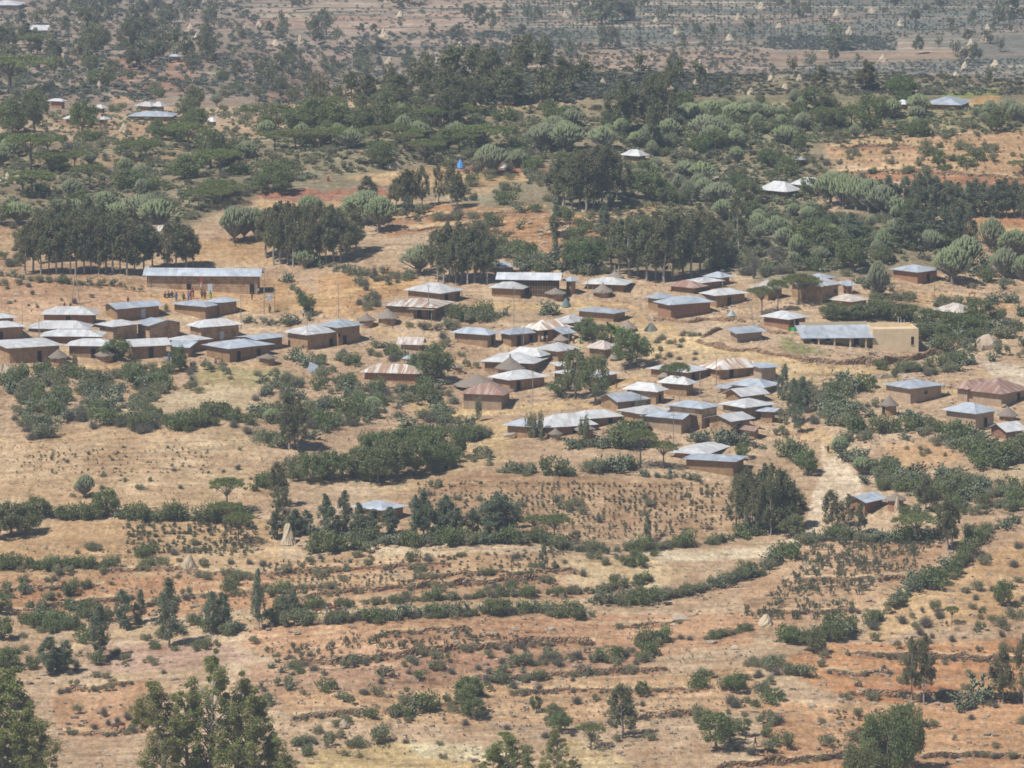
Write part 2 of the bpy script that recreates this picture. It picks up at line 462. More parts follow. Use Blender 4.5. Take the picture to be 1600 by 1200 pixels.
def p_cand(dense=100, up=.55, trunk=.36):
    cr = MB(); tr = MB()
    H0 = 6.; t = H0 * trunk
    tr.tube([(0, 0, -.5), (.05, 0, t*.5), (0, .03, t)], [.28, .22, .2], 6)
    bare = R.uniform(0, 6.28); tilt = R.uniform(-.16, .16); ov = R.uniform(.8, 1.2); wob = R.uniform(0, 6.28)
    for k in range(dense):
        q = (k + .5) / dense
        phi = k * 2.39996 + R.uniform(-.2, .2); rr = math.sqrt(q) * 2.6 * R.uniform(.9, 1.05)
        top = H0 * (1 - .46 * (rr / 2.6) ** 2.2) * R.uniform(.94, 1.02)
        rr *= 1 + .16*math.sin(2*phi + wob) + .1*math.sin(3*phi)
        if math.cos(phi - bare) > .8 and R.rand() < .45: continue
        if R.rand() < .08: top *= .8
        e = np.array([rr*math.cos(phi)*ov, rr*math.sin(phi), top*(1 + tilt*rr*math.cos(phi)/2.6)])
        s = np.array([.12*rr*math.cos(phi), .12*rr*math.sin(phi), t*R.uniform(.55, .98)])
        mid = np.array([e[0]*.78, e[1]*.78, s[2] + (top - s[2])*.42])
        P = [s*(1-u)**2 + 2*mid*u*(1-u) + e*u*u for u in np.linspace(0, 1, 6)]
        ln = R.uniform(.26, .40)
        i = 4
        tr.tube(P[:i+1], np.linspace(.085, .05, i+1), 4, cap=False)
        d = P[-1] - P[-2]; d[2] += .25*np.linalg.norm(d); 
        cr.tube([P[i], P[-1], P[-1] + [0, 0, .10]], [.085, .10, .05], 4)
        for _ in range(3):
            o = R.normal(size=3) * [.16, .16, .04]; l = R.uniform(.4, .9)
            cr.tube([P[i] + o*.3 - [0, 0, .1], P[-1] + o*1.2 - [0, 0, R.uniform(0, .35)]], [.055, .06], 4)
    return unit([cr, tr])

def p_acacia():
    cr = MB(); tr = MB()
    t = R.uniform(1.6, 2.2)
    tr.tube([(0, 0, -.4), (.1, .05, t*.6), (.05, 0, t)], [.17, .13, .12], 5)
    cen = []; rad = []
    for k in range(44):
        q = (k + .5) / 44; phi = k * 2.39996; rr = math.sqrt(q) * 2.9 * R.uniform(.85, 1.1)
        e = np.array([rr*math.cos(phi), rr*math.sin(phi), 4.0 - .16*rr**1.35 * R.uniform(.5, 1.3) + R.uniform(-.15, .2)])
        if k % 3 == 0: tr.tube([(.05, 0, t), (e[0]*.45, e[1]*.45, t + (e[2]-t)*.6), e], [.08, .05, .015], 4)
        cen.append(e); rad.append(R.uniform(.42, .7))
    clumps_to_cards(cr, cen, rad, 100, .20, .12, 0, .5)
    return unit([cr, tr])

def p_broad(tall=1.0, openn=.0, per=80, LL=.24, WW=.17, nc=46):
    cr = MB(); tr = MB()
    t = 1.1 * tall
    tr.tube([(0, 0, -.4), (.1, .05, t*.7), (.0, .1, t*1.3)], [.2, .16, .12], 5)
    cen = []; rad = []
    for k in range(nc):
        d = R.normal(size=3); d /= np.linalg.norm(d)
        rr = R.uniform(.55, 1.0)
        e = np.array([d[0]*2.1*rr, d[1]*2.1*rr, t + 1.5*tall + d[2]*1.75*tall*rr])
        e[2] = max(e[2], .5 + .3*R.rand())
        if k % 4 == 0: tr.tube([(0, .05, t*.9), e*.5 + [0, 0, t*.4], e], [.09, .06, .02], 4)
        cen.append(e); rad.append(R.uniform(.45, .8))
    keep = int(nc * (1 - openn))
    clumps_to_cards(cr, cen[:keep], rad[:keep], per, LL, WW, .2)
    return unit([cr, tr])

def p_shrub(n=950, L=.20, W=.13, lobes=10):
    cr = MB()
    cen = [(R.uniform(-.9, .9), R.uniform(-.9, .9), R.uniform(.3, .95)) for _ in range(lobes)]
    rad = R.uniform(.4, .75, lobes)
    clumps_to_cards(cr, cen, rad, n // lobes, L, W, -.3, .8)
    V, Fq = cr.arrays(); V[:, 2] = np.maximum(V[:, 2], -.12 + .1*R.rand(len(V)))
    w = (np.ptp(V[:, 0]) + np.ptp(V[:, 1]))/2 * .92; h = np.percentile(V[:, 2], 99)
    return [(V/np.array([w, w, h]), Fq)]

def p_twig():
    cr = MB()
    for k in range(190):
        a = R.uniform(0, 6.28); el = R.uniform(.25, 1.4); l = R.uniform(.6, 1.25)
        d = np.array([math.cos(a)*math.cos(el), math.sin(a)*math.cos(el), math.sin(el)])
        b = np.array([R.uniform(-.25, .25), R.uniform(-.25, .25), 0])
        P = [b, b + d*l*.5 + R.normal(size=3)*.06, b + d*l + R.normal(size=3)*.12]
        cr.tube(P, [.02, .016, .008], 3, cap=False)
        cr.cards(np.array(P[1:]*3) + R.normal(size=(6, 3))*.14, .14, .06)
    V, Fq = cr.arrays(); w = np.ptp(V[:, 0])*.85; h = np.percentile(V[:, 2], 99)
    return [(V/np.array([w, w, h]), Fq)]

def p_pear(n=130):
    cr = MB()
    nodes = [(np.array([R.uniform(-.5, .5), R.uniform(-.5, .5), .1]), np.array([R.normal()*.4, R.normal()*.4, 1.])) for _ in range(8)]
    for k in range(n):
        p, d0 = nodes[R.randint(len(nodes))]
        d = d0 + R.normal(size=3) * .75; d[2] = abs(d[2])*.8 + .1; 
        if p[2] > 1.35: d[2] *= .2
        d /= np.linalg.norm(d)
        L = R.uniform(.30, .46); w = L*R.uniform(.5, .62)
        b = np.cross(d, R.normal(size=3)); b /= np.linalg.norm(b); nrm = np.cross(d, b)
        c = p + d*L*.5
        V = [p, c - d*L*.1 + b*w*.5, c + d*L*.33 + b*w*.34, p + d*L, c + d*L*.33 - b*w*.34, c - d*L*.1 - b*w*.5, c + nrm*.035, c - nrm*.035]
        cr.add(V, [(0, 1, 2, 6), (6, 2, 3, 4), (0, 6, 4, 5), (0, 7, 2, 1), (7, 4, 3, 2), (0, 5, 4, 7)])
        nodes.append((p + d*L*.93, d))
    V, Fq = cr.arrays(); w = np.ptp(V[:, 0])*.5 + np.ptp(V[:, 1])*.5; h = np.percentile(V[:, 2], 99.5)
    return [(V/np.array([w*.95, w*.95, h]), Fq)]

def p_banana():
    cr = MB(); tr = MB()
    tr.tube([(0, 0, -.2), (0, 0, 1.2)], [.16, .1], 6)
    for k in range(11):
        a = k*2.4; el = R.uniform(.55, 1.35); l = R.uniform(1.6, 2.2)
        pts = []
        for t in np.linspace(0, 1, 6):
            pts.append((math.cos(a)*math.cos(el)*l*t, math.sin(a)*math.cos(el)*l*t, 1.0 + l*math.sin(el)*t - 1.0*t*t*math.cos(el)))
        pts = np.array(pts); side = np.array([-math.sin(a), math.cos(a), 0]); ws = [.08, .28, .34, .32, .22, .02]
        V = []
        for p, w in zip(pts, ws): V += [p + side*w - [0, 0, .06], p + [0, 0, .03], p - side*w - [0, 0, .06]]
        cr.add(V, [(i*3+j, i*3+j+1, i*3+j+4, i*3+j+3) for i in range(5) for j in range(2)])
    return unit([cr, tr])

def p_tuft(n=26):
    cr = MB()
    P = ball(n, .3) * [.42, .42, .42] + [0, 0, .52]
    cr.cards(P, .42, .24, -.6)
    V, Fq = cr.arrays(); return [(V, Fq)]

def p_far(tall):
    cr = MB()
    cen = []; rad = []
    for k in range(16):
        z = R.uniform(.25, .95); cen.append((R.normal()*.20, R.normal()*.20, z)); rad.append(R.uniform(.14, .24))
    clumps_to_cards(cr, cen, rad, 26, .13, .09 / (1 if tall else .9), 0, 1.1)
    tr = MB(); cr.tube([(0, 0, -.1), (0, 0, .5)], [.03, .02], 4)
    return unit([cr])

KIND = {}
def reg(kind, name, cat, protos, mats, parts, adj):
    vs = []
    for i, pr in enumerate(protos):
        mes = [mesh(name + '_' + p if p else name, a[0], a[1], M[m], True) for a, p, m in zip(pr, parts or [None], mats)]
        vs.append((pr, mes))
    KIND[kind] = dict(name=name, cat=cat, vs=vs, parts=parts, adj=adj, mats=mats)
CT = ['crown', 'trunk']
eucs = [p_euc(s) for s in (.75, .85, 1.0, 1.1, 1.25, 1.45)]
fine = [p_euc(s, .8, 2.0, 120, .18, .06, 60, .58) for s in (.85, 1.0, 1.15)]
young = [p_euc(s, 1.2, 2.4) for s in (.75, .9, 1.05)]
reg('J', 'tall_eucalyptus', 'tree', fine, ['gum', 'palebark'], CT, 'tall eucalyptus')
reg('E', 'eucalyptus_tree', 'tree', eucs[1:], ['euc', 'palebark'], CT, 'grey-green eucalyptus')
reg('e', 'young_eucalyptus', 'tree', young, ['bluegum', 'palebark'], CT, 'slim young eucalyptus')
reg('C', 'candelabra_tree', 'candelabra tree', [p_cand(int(R.uniform(120, 175)), trunk=t) for t in (.2, .26, .3, .34, .38, .42, .3, .24)], ['cand', 'candstem'], CT, 'domed candelabra euphorbia')
reg('A', 'acacia_tree', 'tree', [p_acacia() for _ in range(3)], ['acacia', 'bark'], CT, 'flat-topped acacia')
reg('B', 'broadleaf_tree', 'tree', [p_broad(), p_broad(1.15), p_broad(.85, .1), p_broad(1.3, .1)], ['broad', 'bark'], CT, 'dark round-crowned tree')
reg('Q', 'dense_broadleaf_tree', 'tree', [p_broad(1.0, 0, 170, .155, .11, 70), p_broad(1.15, 0, 170, .155, .11, 70)], ['broad', 'bark'], CT, 'dense dark green tree')
reg('G', 'bright_green_tree', 'tree', [p_broad(1.0, .15), p_broad(.8, .2)], ['bright', 'bark'], CT, 'bright green leafy tree')
reg('S', 'shrub', 'shrub', [p_shrub(), p_shrub(), p_shrub(760, .22, .14, 6), p_shrub(1000, .18, .12, 14)], ['shrub'], None, 'dull green shrub')
reg('D', 'dry_shrub', 'shrub', [p_twig() for _ in range(3)], ['dry'], None, 'leafless greyish thorn shrub')
reg('T', 'dark_bush', 'bush', [p_shrub(1200, .19, .13, 15), p_shrub(1000, .20, .14, 8), p_shrub(1000, .20, .14, 11)], ['broad'], None, 'dark green rounded bush')
reg('P', 'prickly_pear', 'cactus', [p_pear() for _ in range(4)], ['pear'], None, 'grey-green prickly pear clump')
reg('N', 'false_banana', 'plant', [p_banana() for _ in range(2)], ['agave', 'bark'], CT, 'broad-leaved false banana plant')
reg('K', 'crop_bush', 'crop bush', [p_shrub(160, .3, .2, 5) for _ in range(3)], ['crop'], None, 'knee-high crop bush')
reg('F', 'field_tree', 'tree', [p_far(1) for _ in range(3)] + [[q[0]] for q in eucs[2:4]], ['euc'], None, 'small dark tree')
PT = [p_tuft()[0], p_tuft()[0], p_tuft(20)[0]]

PLANTS = []      # dict(kind, u, v, x, y, z, h, w, place)
BLOCK = []       # pixel boxes of the houses: nothing is scattered there

def plant(kind, u, v, hpx, wpx, place, var=None):
    x, y, z = g1(u, v); s = s_at(y)
    PLANTS.append(dict(k=kind, u=u, v=v, x=x, y=y, z=z, h=hpx/s, w=wpx/s, place=place, var=var))

def plants(kind, place, rows):
    for r in rows: plant(kind, *r[:4], place)

def metre(kind, u, v, h, w, place):
    u = np.atleast_1d(u); v = np.atleast_1d(v)
    x, y, z = G(u, v)
    for i in range(len(u)):
        PLANTS.append(dict(k=kind[i], u=float(u[i]), v=float(v[i]), x=float(x[i]), y=float(y[i]), z=float(z[i]), h=float(h[i]), w=float(w[i]), place=place, var=None))

SIZE = dict(E=(7, 12, .32), e=(3.5, 6.5, .34), C=(2.3, 3.8, 1.0), A=(3, 4.6, 1.35), B=(2.6, 4.8, 1.0), G=(2.5, 4, 1.0), S=(.8, 1.8, 1.5), D=(.8, 1.6, 1.6),
            T=(1.1, 2.4, 1.45), P=(1.0, 1.9, 1.4), K=(.5, .9, 1.0), F=(2.6, 7, .7), N=(2, 3, 1.))
def scatter(poly, n, mix, place, size=1.0, seed=None):
    """n plants strewn over a pixel polygon; mix = 'kind:weight ...'"""
    ks = [t.split(':') for t in mix.split()]
    kk = [k for k, _ in ks]; ww = np.array([float(w) for _, w in ks]); ww /= ww.sum()
    P = np.array(poly, float); lo, hi = P.min(0), P.max(0)
    got_u = []; got_v = []
    tries = 0
    while len(got_u) < n and tries < 60:
        tries += 1
        uu = R.uniform(lo[0], hi[0], 4*n); vv = R.uniform(lo[1], hi[1], 4*n)
        ok = inpoly(uu, vv, poly)
        # clumped: thin out by a patchy field
        ok &= fbm(uu/38, vv/20, 5) + R.rand(4*n)*.45 > .58
        for a, b in zip(uu[ok], vv[ok]):
            if len(got_u) >= n: break
            if any(x0 - 3 < a < x1 + 3 and y0 - 1 < b < y1 + (26 if y1 < 320 else 10) for x0, y0, x1, y1 in BLOCK): continue
            got_u.append(a); got_v.append(b)
    if got_u:
        tr = segdist(np.array(got_u), np.array(got_v), [(1300, 690), (1302, 740), (1285, 770), (1276, 800), (1268, 832)], False) > 17
        got_u = [a for a, q in zip(got_u, tr) if q]; got_v = [a for a, q in zip(got_v, tr) if q]
    n = len(got_u)
    if not n: return
    k = R.choice(kk, n, p=ww)
    lo_ = np.array([SIZE[q][0] for q in k]); hi_ = np.array([SIZE[q][1] for q in k]); asp = np.array([SIZE[q][2] for q in k])
    h = (lo_ + (hi_ - lo_) * R.rand(n)**1.4) * size
    metre(k, np.array(got_u), np.array(got_v), h, h * asp * R.uniform(.8, 1.25, n), place)

def hedge(line, step, mix, place, size=1.0, jit=3.0):
    """plants along a pixel polyline, every step pixels"""
    ks = [t.split(':') for t in mix.split()]
    kk = [k for k, _ in ks]; ww = np.array([float(w) for _, w in ks]); ww /= ww.sum()
    P = np.array(line, float); d = np.hypot(*np.diff(P, axis=0).T); L = np.concatenate([[0], d.cumsum()])
    t = np.arange(step/2, L[-1], step) + R.uniform(-.35, .35, len(np.arange(step/2, L[-1], step))) * step
    u = np.interp(t, L, P[:, 0]) + R.uniform(-jit, jit, len(t)); v = np.interp(t, L, P[:, 1]) + R.uniform(-jit, jit, len(t)) * .7
    k = R.choice(kk, len(t), p=ww)
    lo_ = np.array([SIZE[q][0] for q in k]); hi_ = np.array([SIZE[q][1] for q in k]); asp = np.array([SIZE[q][2] for q in k])
    h = (lo_*.8 + (hi_*1.08 - lo_*.8) * R.rand(len(t))**1.35) * size * .88
    ok = fbm(t/26 + P[0, 0], t*0 + P[0, 1], 9, 2) + .25*R.rand(len(t)) > .33
    metre(k[ok], u[ok], v[ok], h[ok], (h * asp * R.uniform(.8, 1.25, len(t)))[ok], place)

ORD = 'first second third fourth fifth sixth seventh eighth ninth tenth eleventh twelfth thirteenth fourteenth fifteenth sixteenth'.split()
def grow():
    """builds what was collected; past 300 of a kind the small ones become one mass"""
    by = {}
    for p in PLANTS: by.setdefault(p['k'], []).append(p)
    for k, lst in by.items():
        K = KIND[k]
        lst.sort(key=lambda p: -p['h'] * p['w'] / p['y']**2)
        keep, rest = lst[:300], lst[300:]
        groups = {}
        for p in keep: groups.setdefault(p['place'], []).append(p)
        for place, ps in groups.items():
            ps.sort(key=lambda p: p['u'])
            n = len(ps)
            for i, p in enumerate(ps):
                grp = None
                if n == 1: lab = f"{K['adj']} {place}"
                elif n <= 16:
                    if i == 0: lab = f"leftmost {K['adj']} {place}"
                    elif i == n - 1: lab = f"rightmost {K['adj']} {place}"
                    else: lab = f"{ORD[i]} {K['adj']} from the left {place}"
                    grp = f"{K['adj']} {place}"
                else:
                    lab = f"{K['adj']} among many {place}"; grp = f"{K['adj']} {place}"
                if len(lab.split()) > 16: lab = lab.replace('tall eucalyptus', 'eucalyptus').replace('at the foot of the', 'below the').replace(' clump ', ' ').replace(' leafless', '').replace(' dull', '').replace('rounded ', '').replace(' greyish', '')
                vi = p['var'] if p['var'] is not None else R.randint(len(K['vs']))
                pr, mes = K['vs'][vi % len(K['vs'])]
                z = p['z'] - .06
                sc = (p['w'] * R.uniform(.95, 1.05), p['w'] * R.uniform(.95, 1.05), p['h'])
                rz = R.uniform(0, 6.28)
                if K['parts']:
                    o = thing(K['name'], lab, K['cat'], (p['x'], p['y'], z), rz, grp); o.scale = sc
                    for me, part in zip(mes, K['parts']): link(part, me, o)
                else:
                    o = link(K['name'], mes[0], None, (p['x'], p['y'], z)); o.rotation_euler = (0, 0, rz); o.scale = sc
                    tag(o, lab, K['cat'], grp)
        if rest:
            mb = MB()
            for p in rest:
                pr, mes = K['vs'][R.randint(len(K['vs']))]
                a = R.uniform(0, 6.28); c, s = math.cos(a), math.sin(a)
                V, Fq = pr[0]
                V = V * [p['w'], p['w'], p['h']]
                V = np.stack([V[:, 0]*c - V[:, 1]*s, V[:, 0]*s + V[:, 1]*c, V[:, 2]], 1) + [p['x'], p['y'], p['z'] - .06]
                mb.add(V, Fq)
            o = mb.build(K['name'].replace('_tree', '') + '_scrub', M[K['mats'][0]], None, True); o['kind'] = 'stuff'

def tufts(name, poly, n, mat, hr=(.35, .8), rows=None, wr=.9):
    """low crop or weed cover nobody would count: one object"""
    P = np.array(poly, float); lo, hi = P.min(0), P.max(0)
    uu = R.uniform(lo[0], hi[0], n*4); vv = R.uniform(lo[1], hi[1], n*4)
    if rows:
        du, dv = rows
        vv = np.round(vv / dv) * dv + R.uniform(-.18, .18, len(vv)) * dv + (uu - lo[0]) * .0
        uu = np.round(uu / du) * du + R.uniform(-.3, .3, len(uu)) * du
    ok = inpoly(uu, vv, poly)
    uu, vv = uu[ok][:n], vv[ok][:n]
    if len(uu) == 0: return
    x, y, z = G(uu, vv)
    mb = MB()
    for i in range(len(uu)):
        V, Fq = PT[R.randint(3)]
        h = R.uniform(*hr); w = h * wr * R.uniform(.8, 1.3)
        a = R.uniform(0, 6.28); c, s = math.cos(a), math.sin(a)
        W = V * [w, w, h]
        mb.add(np.stack([W[:, 0]*c - W[:, 1]*s + x[i], W[:, 0]*s + W[:, 1]*c + y[i], W[:, 2] + z[i] - .05*h], 1), Fq)
    o = mb.build(name, M[mat], None, True); o['kind'] = 'stuff'

def stones(poly, n, size=(.12, .42)):
    """loose field stones: one object"""
    P = np.array(poly, float); lo, hi = P.min(0), P.max(0)
    uu = R.uniform(lo[0], hi[0], n*4); vv = R.uniform(lo[1], hi[1], n*4)
    ok = inpoly(uu, vv, poly) & (fbm(uu/30, vv/14, 77) > .46)
    uu, vv = uu[ok][:n], vv[ok][:n]; x, y, z = G(uu, vv); mb = MB()
    for i in range(len(uu)):
        s = R.uniform(*size) * R.uniform(.6, 1.2)
        m2 = MB(); m2.box((-s, -s*.8, -s*.3), (s, s*.8, s*.7), s*.32); V, Fq = m2.arrays()
        mb.add(V + [x[i], y[i], z[i]], Fq)
    o = mb.build('loose_stones', M['rock']); o['kind'] = 'stuff'
# ------------------------------------------------------------------ houses
def roof_mesh(kind, bw, aw, o, h, rise, axis):
    """hip, gable or lean-to of corrugated sheets over the rectangle [-o, bw+o] x [-o, aw+o]"""
    x0, x1, y0, y1 = -o, bw + o, -o, aw + o
    W, L = x1 - x0, y1 - y0
    if kind == 'hip':
        if L >= W:
            i = W / 2 * .97
            r0, r1 = (x0 + W/2, y0 + i, h + rise), (x0 + W/2, y1 - i, h + rise)
            e = [(x0, y0, h), (x1, y0, h), (x1, y1, h), (x0, y1, h)]
            faces = [[e[0], e[1], r0], [e[1], e[2], r1, r0], [e[2], e[3], r1], [e[3], e[0], r0, r1]]
        else:
            i = L / 2 * .97
            r0, r1 = (x0 + i, y0 + L/2, h + rise), (x1 - i, y0 + L/2, h + rise)
            e = [(x0, y0, h), (x1, y0, h), (x1, y1, h), (x0, y1, h)]
            faces = [[e[0], e[1], r1, r0], [e[1], e[2], r1], [e[2], e[3], r0, r1], [e[3], e[0], r0]]
    elif kind == 'gable':
        if axis == 'L':      # ridge runs along y
            xm = (x0 + x1)/2
            faces = [[(x0, y1, h), (x0, y0, h), (xm, y0, h+rise), (xm, y1, h+rise)], [(x1, y0, h), (x1, y1, h), (xm, y1, h+rise), (xm, y0, h+rise)]]
        else:
            ym = (y0 + y1)/2
            faces = [[(x0, y0, h), (x1, y0, h), (x1, ym, h+rise), (x0, ym, h+rise)], [(x1, y1, h), (x0, y1, h), (x0, ym, h+rise), (x1, ym, h+rise)]]
    else:                    # lean-to, low edge on the left face (axis L) or the right face
        if axis == 'L': faces = [[(x0, y1, h), (x0, y0, h), (x1, y0, h+rise), (x1, y1, h+rise)]]
        else: faces = [[(x0, y0, h), (x1, y0, h), (x1, y1, h+rise), (x0, y1, h+rise)]]
    bm = bmesh.new(); uvl = bm.loops.layers.uv.new('UVMap')
    for k, f in enumerate(faces):
        vs = [bm.verts.new(p) for p in f]; bf = bm.faces.new(vs)
        a = Vector(f[0]); e = (Vector(f[1]) - a).normalized(); n = bf.normal if bf.normal.length else Vector((0, 0, 1))
        bf.normal_update(); d = bf.normal.cross(e)
        for lp in bf.loops:
            q = lp.vert.co - a; lp[uvl].uv = (q.dot(e) + k * 31, q.dot(d))
    bmesh.ops.remove_doubles(bm, verts=bm.verts, dist=.001)
    bmesh.ops.subdivide_edges(bm, edges=bm.edges, cuts=4, use_grid_fill=True)
    for v in bm.verts:
        v.co.z += R.uniform(-.022, .022)
    ex = bmesh.ops.extrude_face_region(bm, geom=bm.faces[:])
    for g in ex['geom']:
        if isinstance(g, bmesh.types.BMVert): g.co.z -= .05
    bmesh.ops.recalc_face_normals(bm, faces=bm.faces)
    me = bpy.data.meshes.new('roof'); bm.to_mesh(me); bm.free()
    return me

def wall_mesh(kind, bw, aw, o, h, rise, axis, wob=.04):
    bm = bmesh.new(); base = -1.6
    def tops():
        if kind == 'hip':
            t = h + o * rise / (min(bw, aw)/2 + o) - .04
            return [(0, 0, t), (bw, 0, t), (bw, aw, t), (0, aw, t)], None
        if kind == 'gable':
            half = (bw if axis == 'L' else aw)/2 + o
            t = h + o * rise / half - .05
            return [(0, 0, t), (bw, 0, t), (bw, aw, t), (0, aw, t)], h + rise - .06
        half = (bw if axis == 'L' else aw) + 2*o
        lo, hi = h + o*rise/half - .05, h + (half - o)*rise/half - .05
        if axis == 'L': return [(0, 0, lo), (bw, 0, hi), (bw, aw, hi), (0, aw, lo)], None
        return [(0, 0, lo), (bw, 0, lo), (bw, aw, hi), (0, aw, hi)], None
    T, apex = tops()
    B = [bm.verts.new((x, y, base)) for x, y, _ in T]; U = [bm.verts.new(p) for p in T]
    ap = {}
    if apex:
        if axis == 'L': ap[0] = bm.verts.new((bw/2, 0, apex)); ap[2] = bm.verts.new((bw/2, aw, apex))
        else: ap[1] = bm.verts.new((bw, aw/2, apex)); ap[3] = bm.verts.new((0, aw/2, apex))
    for i in range(4):
        j = (i + 1) % 4
        bm.faces.new([B[i], B[j], U[j]] + ([ap[i]] if i in ap else []) + [U[i]])
    me = bpy.data.meshes.new('wall'); bm.to_mesh(me); bm.free()
    return me

def boxobj(name, lo, hi, mat, parent, jit=0):
    b = MB(); b.box(lo, hi, jit); return b.build(name, M[mat], parent)

NH = [0]
def house(xl, xc, xr, ye, yt, yb, kind, roof, wall, label, axis='L', psi=None, doors='', o=.72, name='mud_house', depth=None, extra=None, cat='house'):
    """a house from its eave line in the photograph: left end xl, near corner xc, right end xr, eave ye, roof top yt, foot of the near corner yb.
    doors: 'L.4' = doorway on the left face 40 % from the near corner; 'Rt.5' a tin door; 'Lw.5' a small window"""
    x, y, z = g1(xc, yb); s = s_at(y)
    WL, WR = max(xc - xl, 2)/s, max(xr - xc, 2)/s
    p = RAD(psi) if psi is not None else math.atan(math.sqrt(WR/WL))
    p = min(max(p, RAD(5)), RAD(84))
    a, b = WL/math.cos(p), WR/math.sin(p)
    if depth:
        if WL > WR: b = depth
        else: a = depth
    a, b = max(a, 1.8), max(b, 1.8)
    az = math.atan2(x, y)
    uw = xc + (o*math.sin(p) - o*math.cos(p))*s
    x, y, z = g1(uw, yb); z -= .02
    h = max(1.3, (yb - ye)/s/.99)
    th = RAD(8) - (600 - ye)/F
    th = math.atan2(ZC - z, y)
    if kind == 'shed': dc = b*math.cos(p) if axis == 'L' else a*math.sin(p)
    elif kind == 'gable': dc = (b*math.cos(p)/2 if axis == 'L' else a*math.sin(p)/2)
    else: dc = (a*math.sin(p) + b*math.cos(p))/2
    rise = ((ye - yt)/s - dc*math.sin(th))/math.cos(th)
    rise = min(max(rise, .35), 2.4)
    aw, bw = a - 2*o, b - 2*o
    aw, bw = max(aw, 1.2), max(bw, 1.2)
    root = thing(name, label, cat, (x, y, z), math.pi/2 - p - az)
    w = link('wall', wall_mesh(kind, bw, aw, o, h, rise, axis), root); w.data.materials.append(M[wall])
    r = link('roof', roof_mesh(kind, bw, aw, o, h, rise, axis), root); r.data.materials.append(M[roof])
    for d in doors.split():
        face = d[0]; rest = d[1:]; typ = 'd'
        if rest[0] in 'twpf': typ, rest = rest[0], rest[1:]
        t = float(rest)
        hh = min(1.85, h - .25)
        if typ == 'w': lo, hi, hw, mat, nm = h*.5, h*.5 + .55, .28, 'dark', 'window'
        elif typ == 't': lo, hi, hw, mat, nm = -.1, hh, .48, 'tindoor', 'door'
        else: lo, hi, hw, mat, nm = -.1, hh, .42, 'dark', 'door'
        if face == 'L':
            c = t*aw; q = boxobj(nm, (-.03, c - hw, lo), (.05, c + hw, hi), mat, root)
            fr = MB()
            fr.box((-.05, c - hw - .08, lo), (.03, c - hw, hi)); fr.box((-.05, c + hw, lo), (.03, c + hw + .08, hi)); fr.box((-.055, c - hw - .12, hi), (.03, c + hw + .12, hi + .09))
            fr.build('frame', M['stake'], q)
        else:
            c = t*bw; q = boxobj(nm, (c - hw, -.03, lo), (c + hw, .05, hi), mat, root)
            fr = MB()
            fr.box((c - hw - .08, -.05, lo), (c - hw, .03, hi)); fr.box((c + hw, -.05, lo), (c + hw + .08, .03, hi)); fr.box((c - hw - .12, -.055, hi), (c + hw + .12, .03, hi + .09))
            fr.build('frame', M['stake'], q)
    if extra: extra(root, aw, bw, h, o)
    BLOCK.append((xl, yt, xr, yb))
    return root

def posts(face, ts, out=.42):
    def f(root, aw, bw, h, o):
        for t in ts:
            mb = MB()
            P = [(-out, t*aw, -.3), (-out + .03, t*aw, h + .02)] if face == 'L' else [(t*bw, -out, -.3), (t*bw, -out + .03, h + .02)]
            mb.tube(P, [.07, .06], 5); mb.build('porch_post', M['pole'], root)
    return f

def hut(u, yb, wpx, yt, ye, label, name='thatched_hut', wall='wattle', spire=.0, wallw=.74, cat='hut', door=None, squash=1.0):
    """round wall under a cone of old thatch"""
    x, y, z = g1(u, yb); s = s_at(y); r = wpx/s/2
    h = max(.5, (yb - ye)/s); top = h + max(.5, (ye - yt)/s - r*.12)
    root = thing(name, label, cat, (x, y + r*wallw, z))
    mb = MB(); rw = r*wallw
    mb.lathe([(rw*1.02, -.8), (rw*1.03, 0), (rw, h*.5), (rw*.98, h + .25)], 14, .03); mb.build('wall', M[wall], root)
    t = MB(); hh = top - h; sp = spire
    prof = [(rw*.7, h + .02), (r*1.0, h - .10), (r*.99, h + .06), (r*.74, h + hh*.26), (r*.48, h + hh*.50), (r*.24, h + hh*.74), (.10 + r*.04, h + hh*.93)]
    prof += [(.07, h + hh*1.0 + sp), (.01, h + hh*1.02 + sp)]
    t.lathe(prof, 18, .05); t.build('thatch_roof', M['thatch'], root)
    if door:
        dm = MB(); a = RAD(door); c, sn = math.sin(a), -math.cos(a)
        dx, dy = -sn*.32, c*.32
        p = np.array([c*rw*1.02, sn*rw*1.02])
        V = [(p[0] - dx, p[1] - dy, 0), (p[0] + dx, p[1] + dy, 0), (p[0] + dx, p[1] + dy, h*.85), (p[0] - dx, p[1] - dy, h*.85)]
        V2 = [(a_ + c*.06, b_ + sn*.06, z_) for a_, b_, z_ in V]
        dm.add(V + V2, [(0, 1, 2, 3), (4, 5, 6, 7), (0, 1, 5, 4), (1, 2, 6, 5), (2, 3, 7, 6), (3, 0, 4, 7)]); dm.build('door', M['dark'], root)
    BLOCK.append((u - wpx/2, yt, u + wpx/2, yb))
    return root

def pole(u, yb, yt, label, lean=0.0, r=.07, name='utility_pole', arms=True):
    x, y, z = g1(u, yb); s = s_at(y); h = (yb - yt)/s; lx = lean/s
    root = thing(name, label, 'pole', (x, y, z))
    mb = MB(); mb.tube([(0, 0, -.6), (lx*.5, 0, h*.5), (lx, 0, h)], [r*1.2, r, r*.75], 6); mb.build('shaft', M['pole'], root)
    if arms:
        c = MB(); c.box((lx - .32, -.09, h - .35), (lx + .32, -.05, h - .27)); ca = c.build('crossarm', M['pole'], root)
        for k in (-.26, .26):
            i = MB(); i.lathe([(.0, h - .27), (.05, h - .26), (.05, h - .17), (.02, h - .12), (.0, h - .12)], 6)
            V, Fq = i.arrays(); link('insulator', mesh('insulator', V + [lx + k, -.07, 0], Fq, M['pale']), ca)
    return (x + lx, y, z + h)

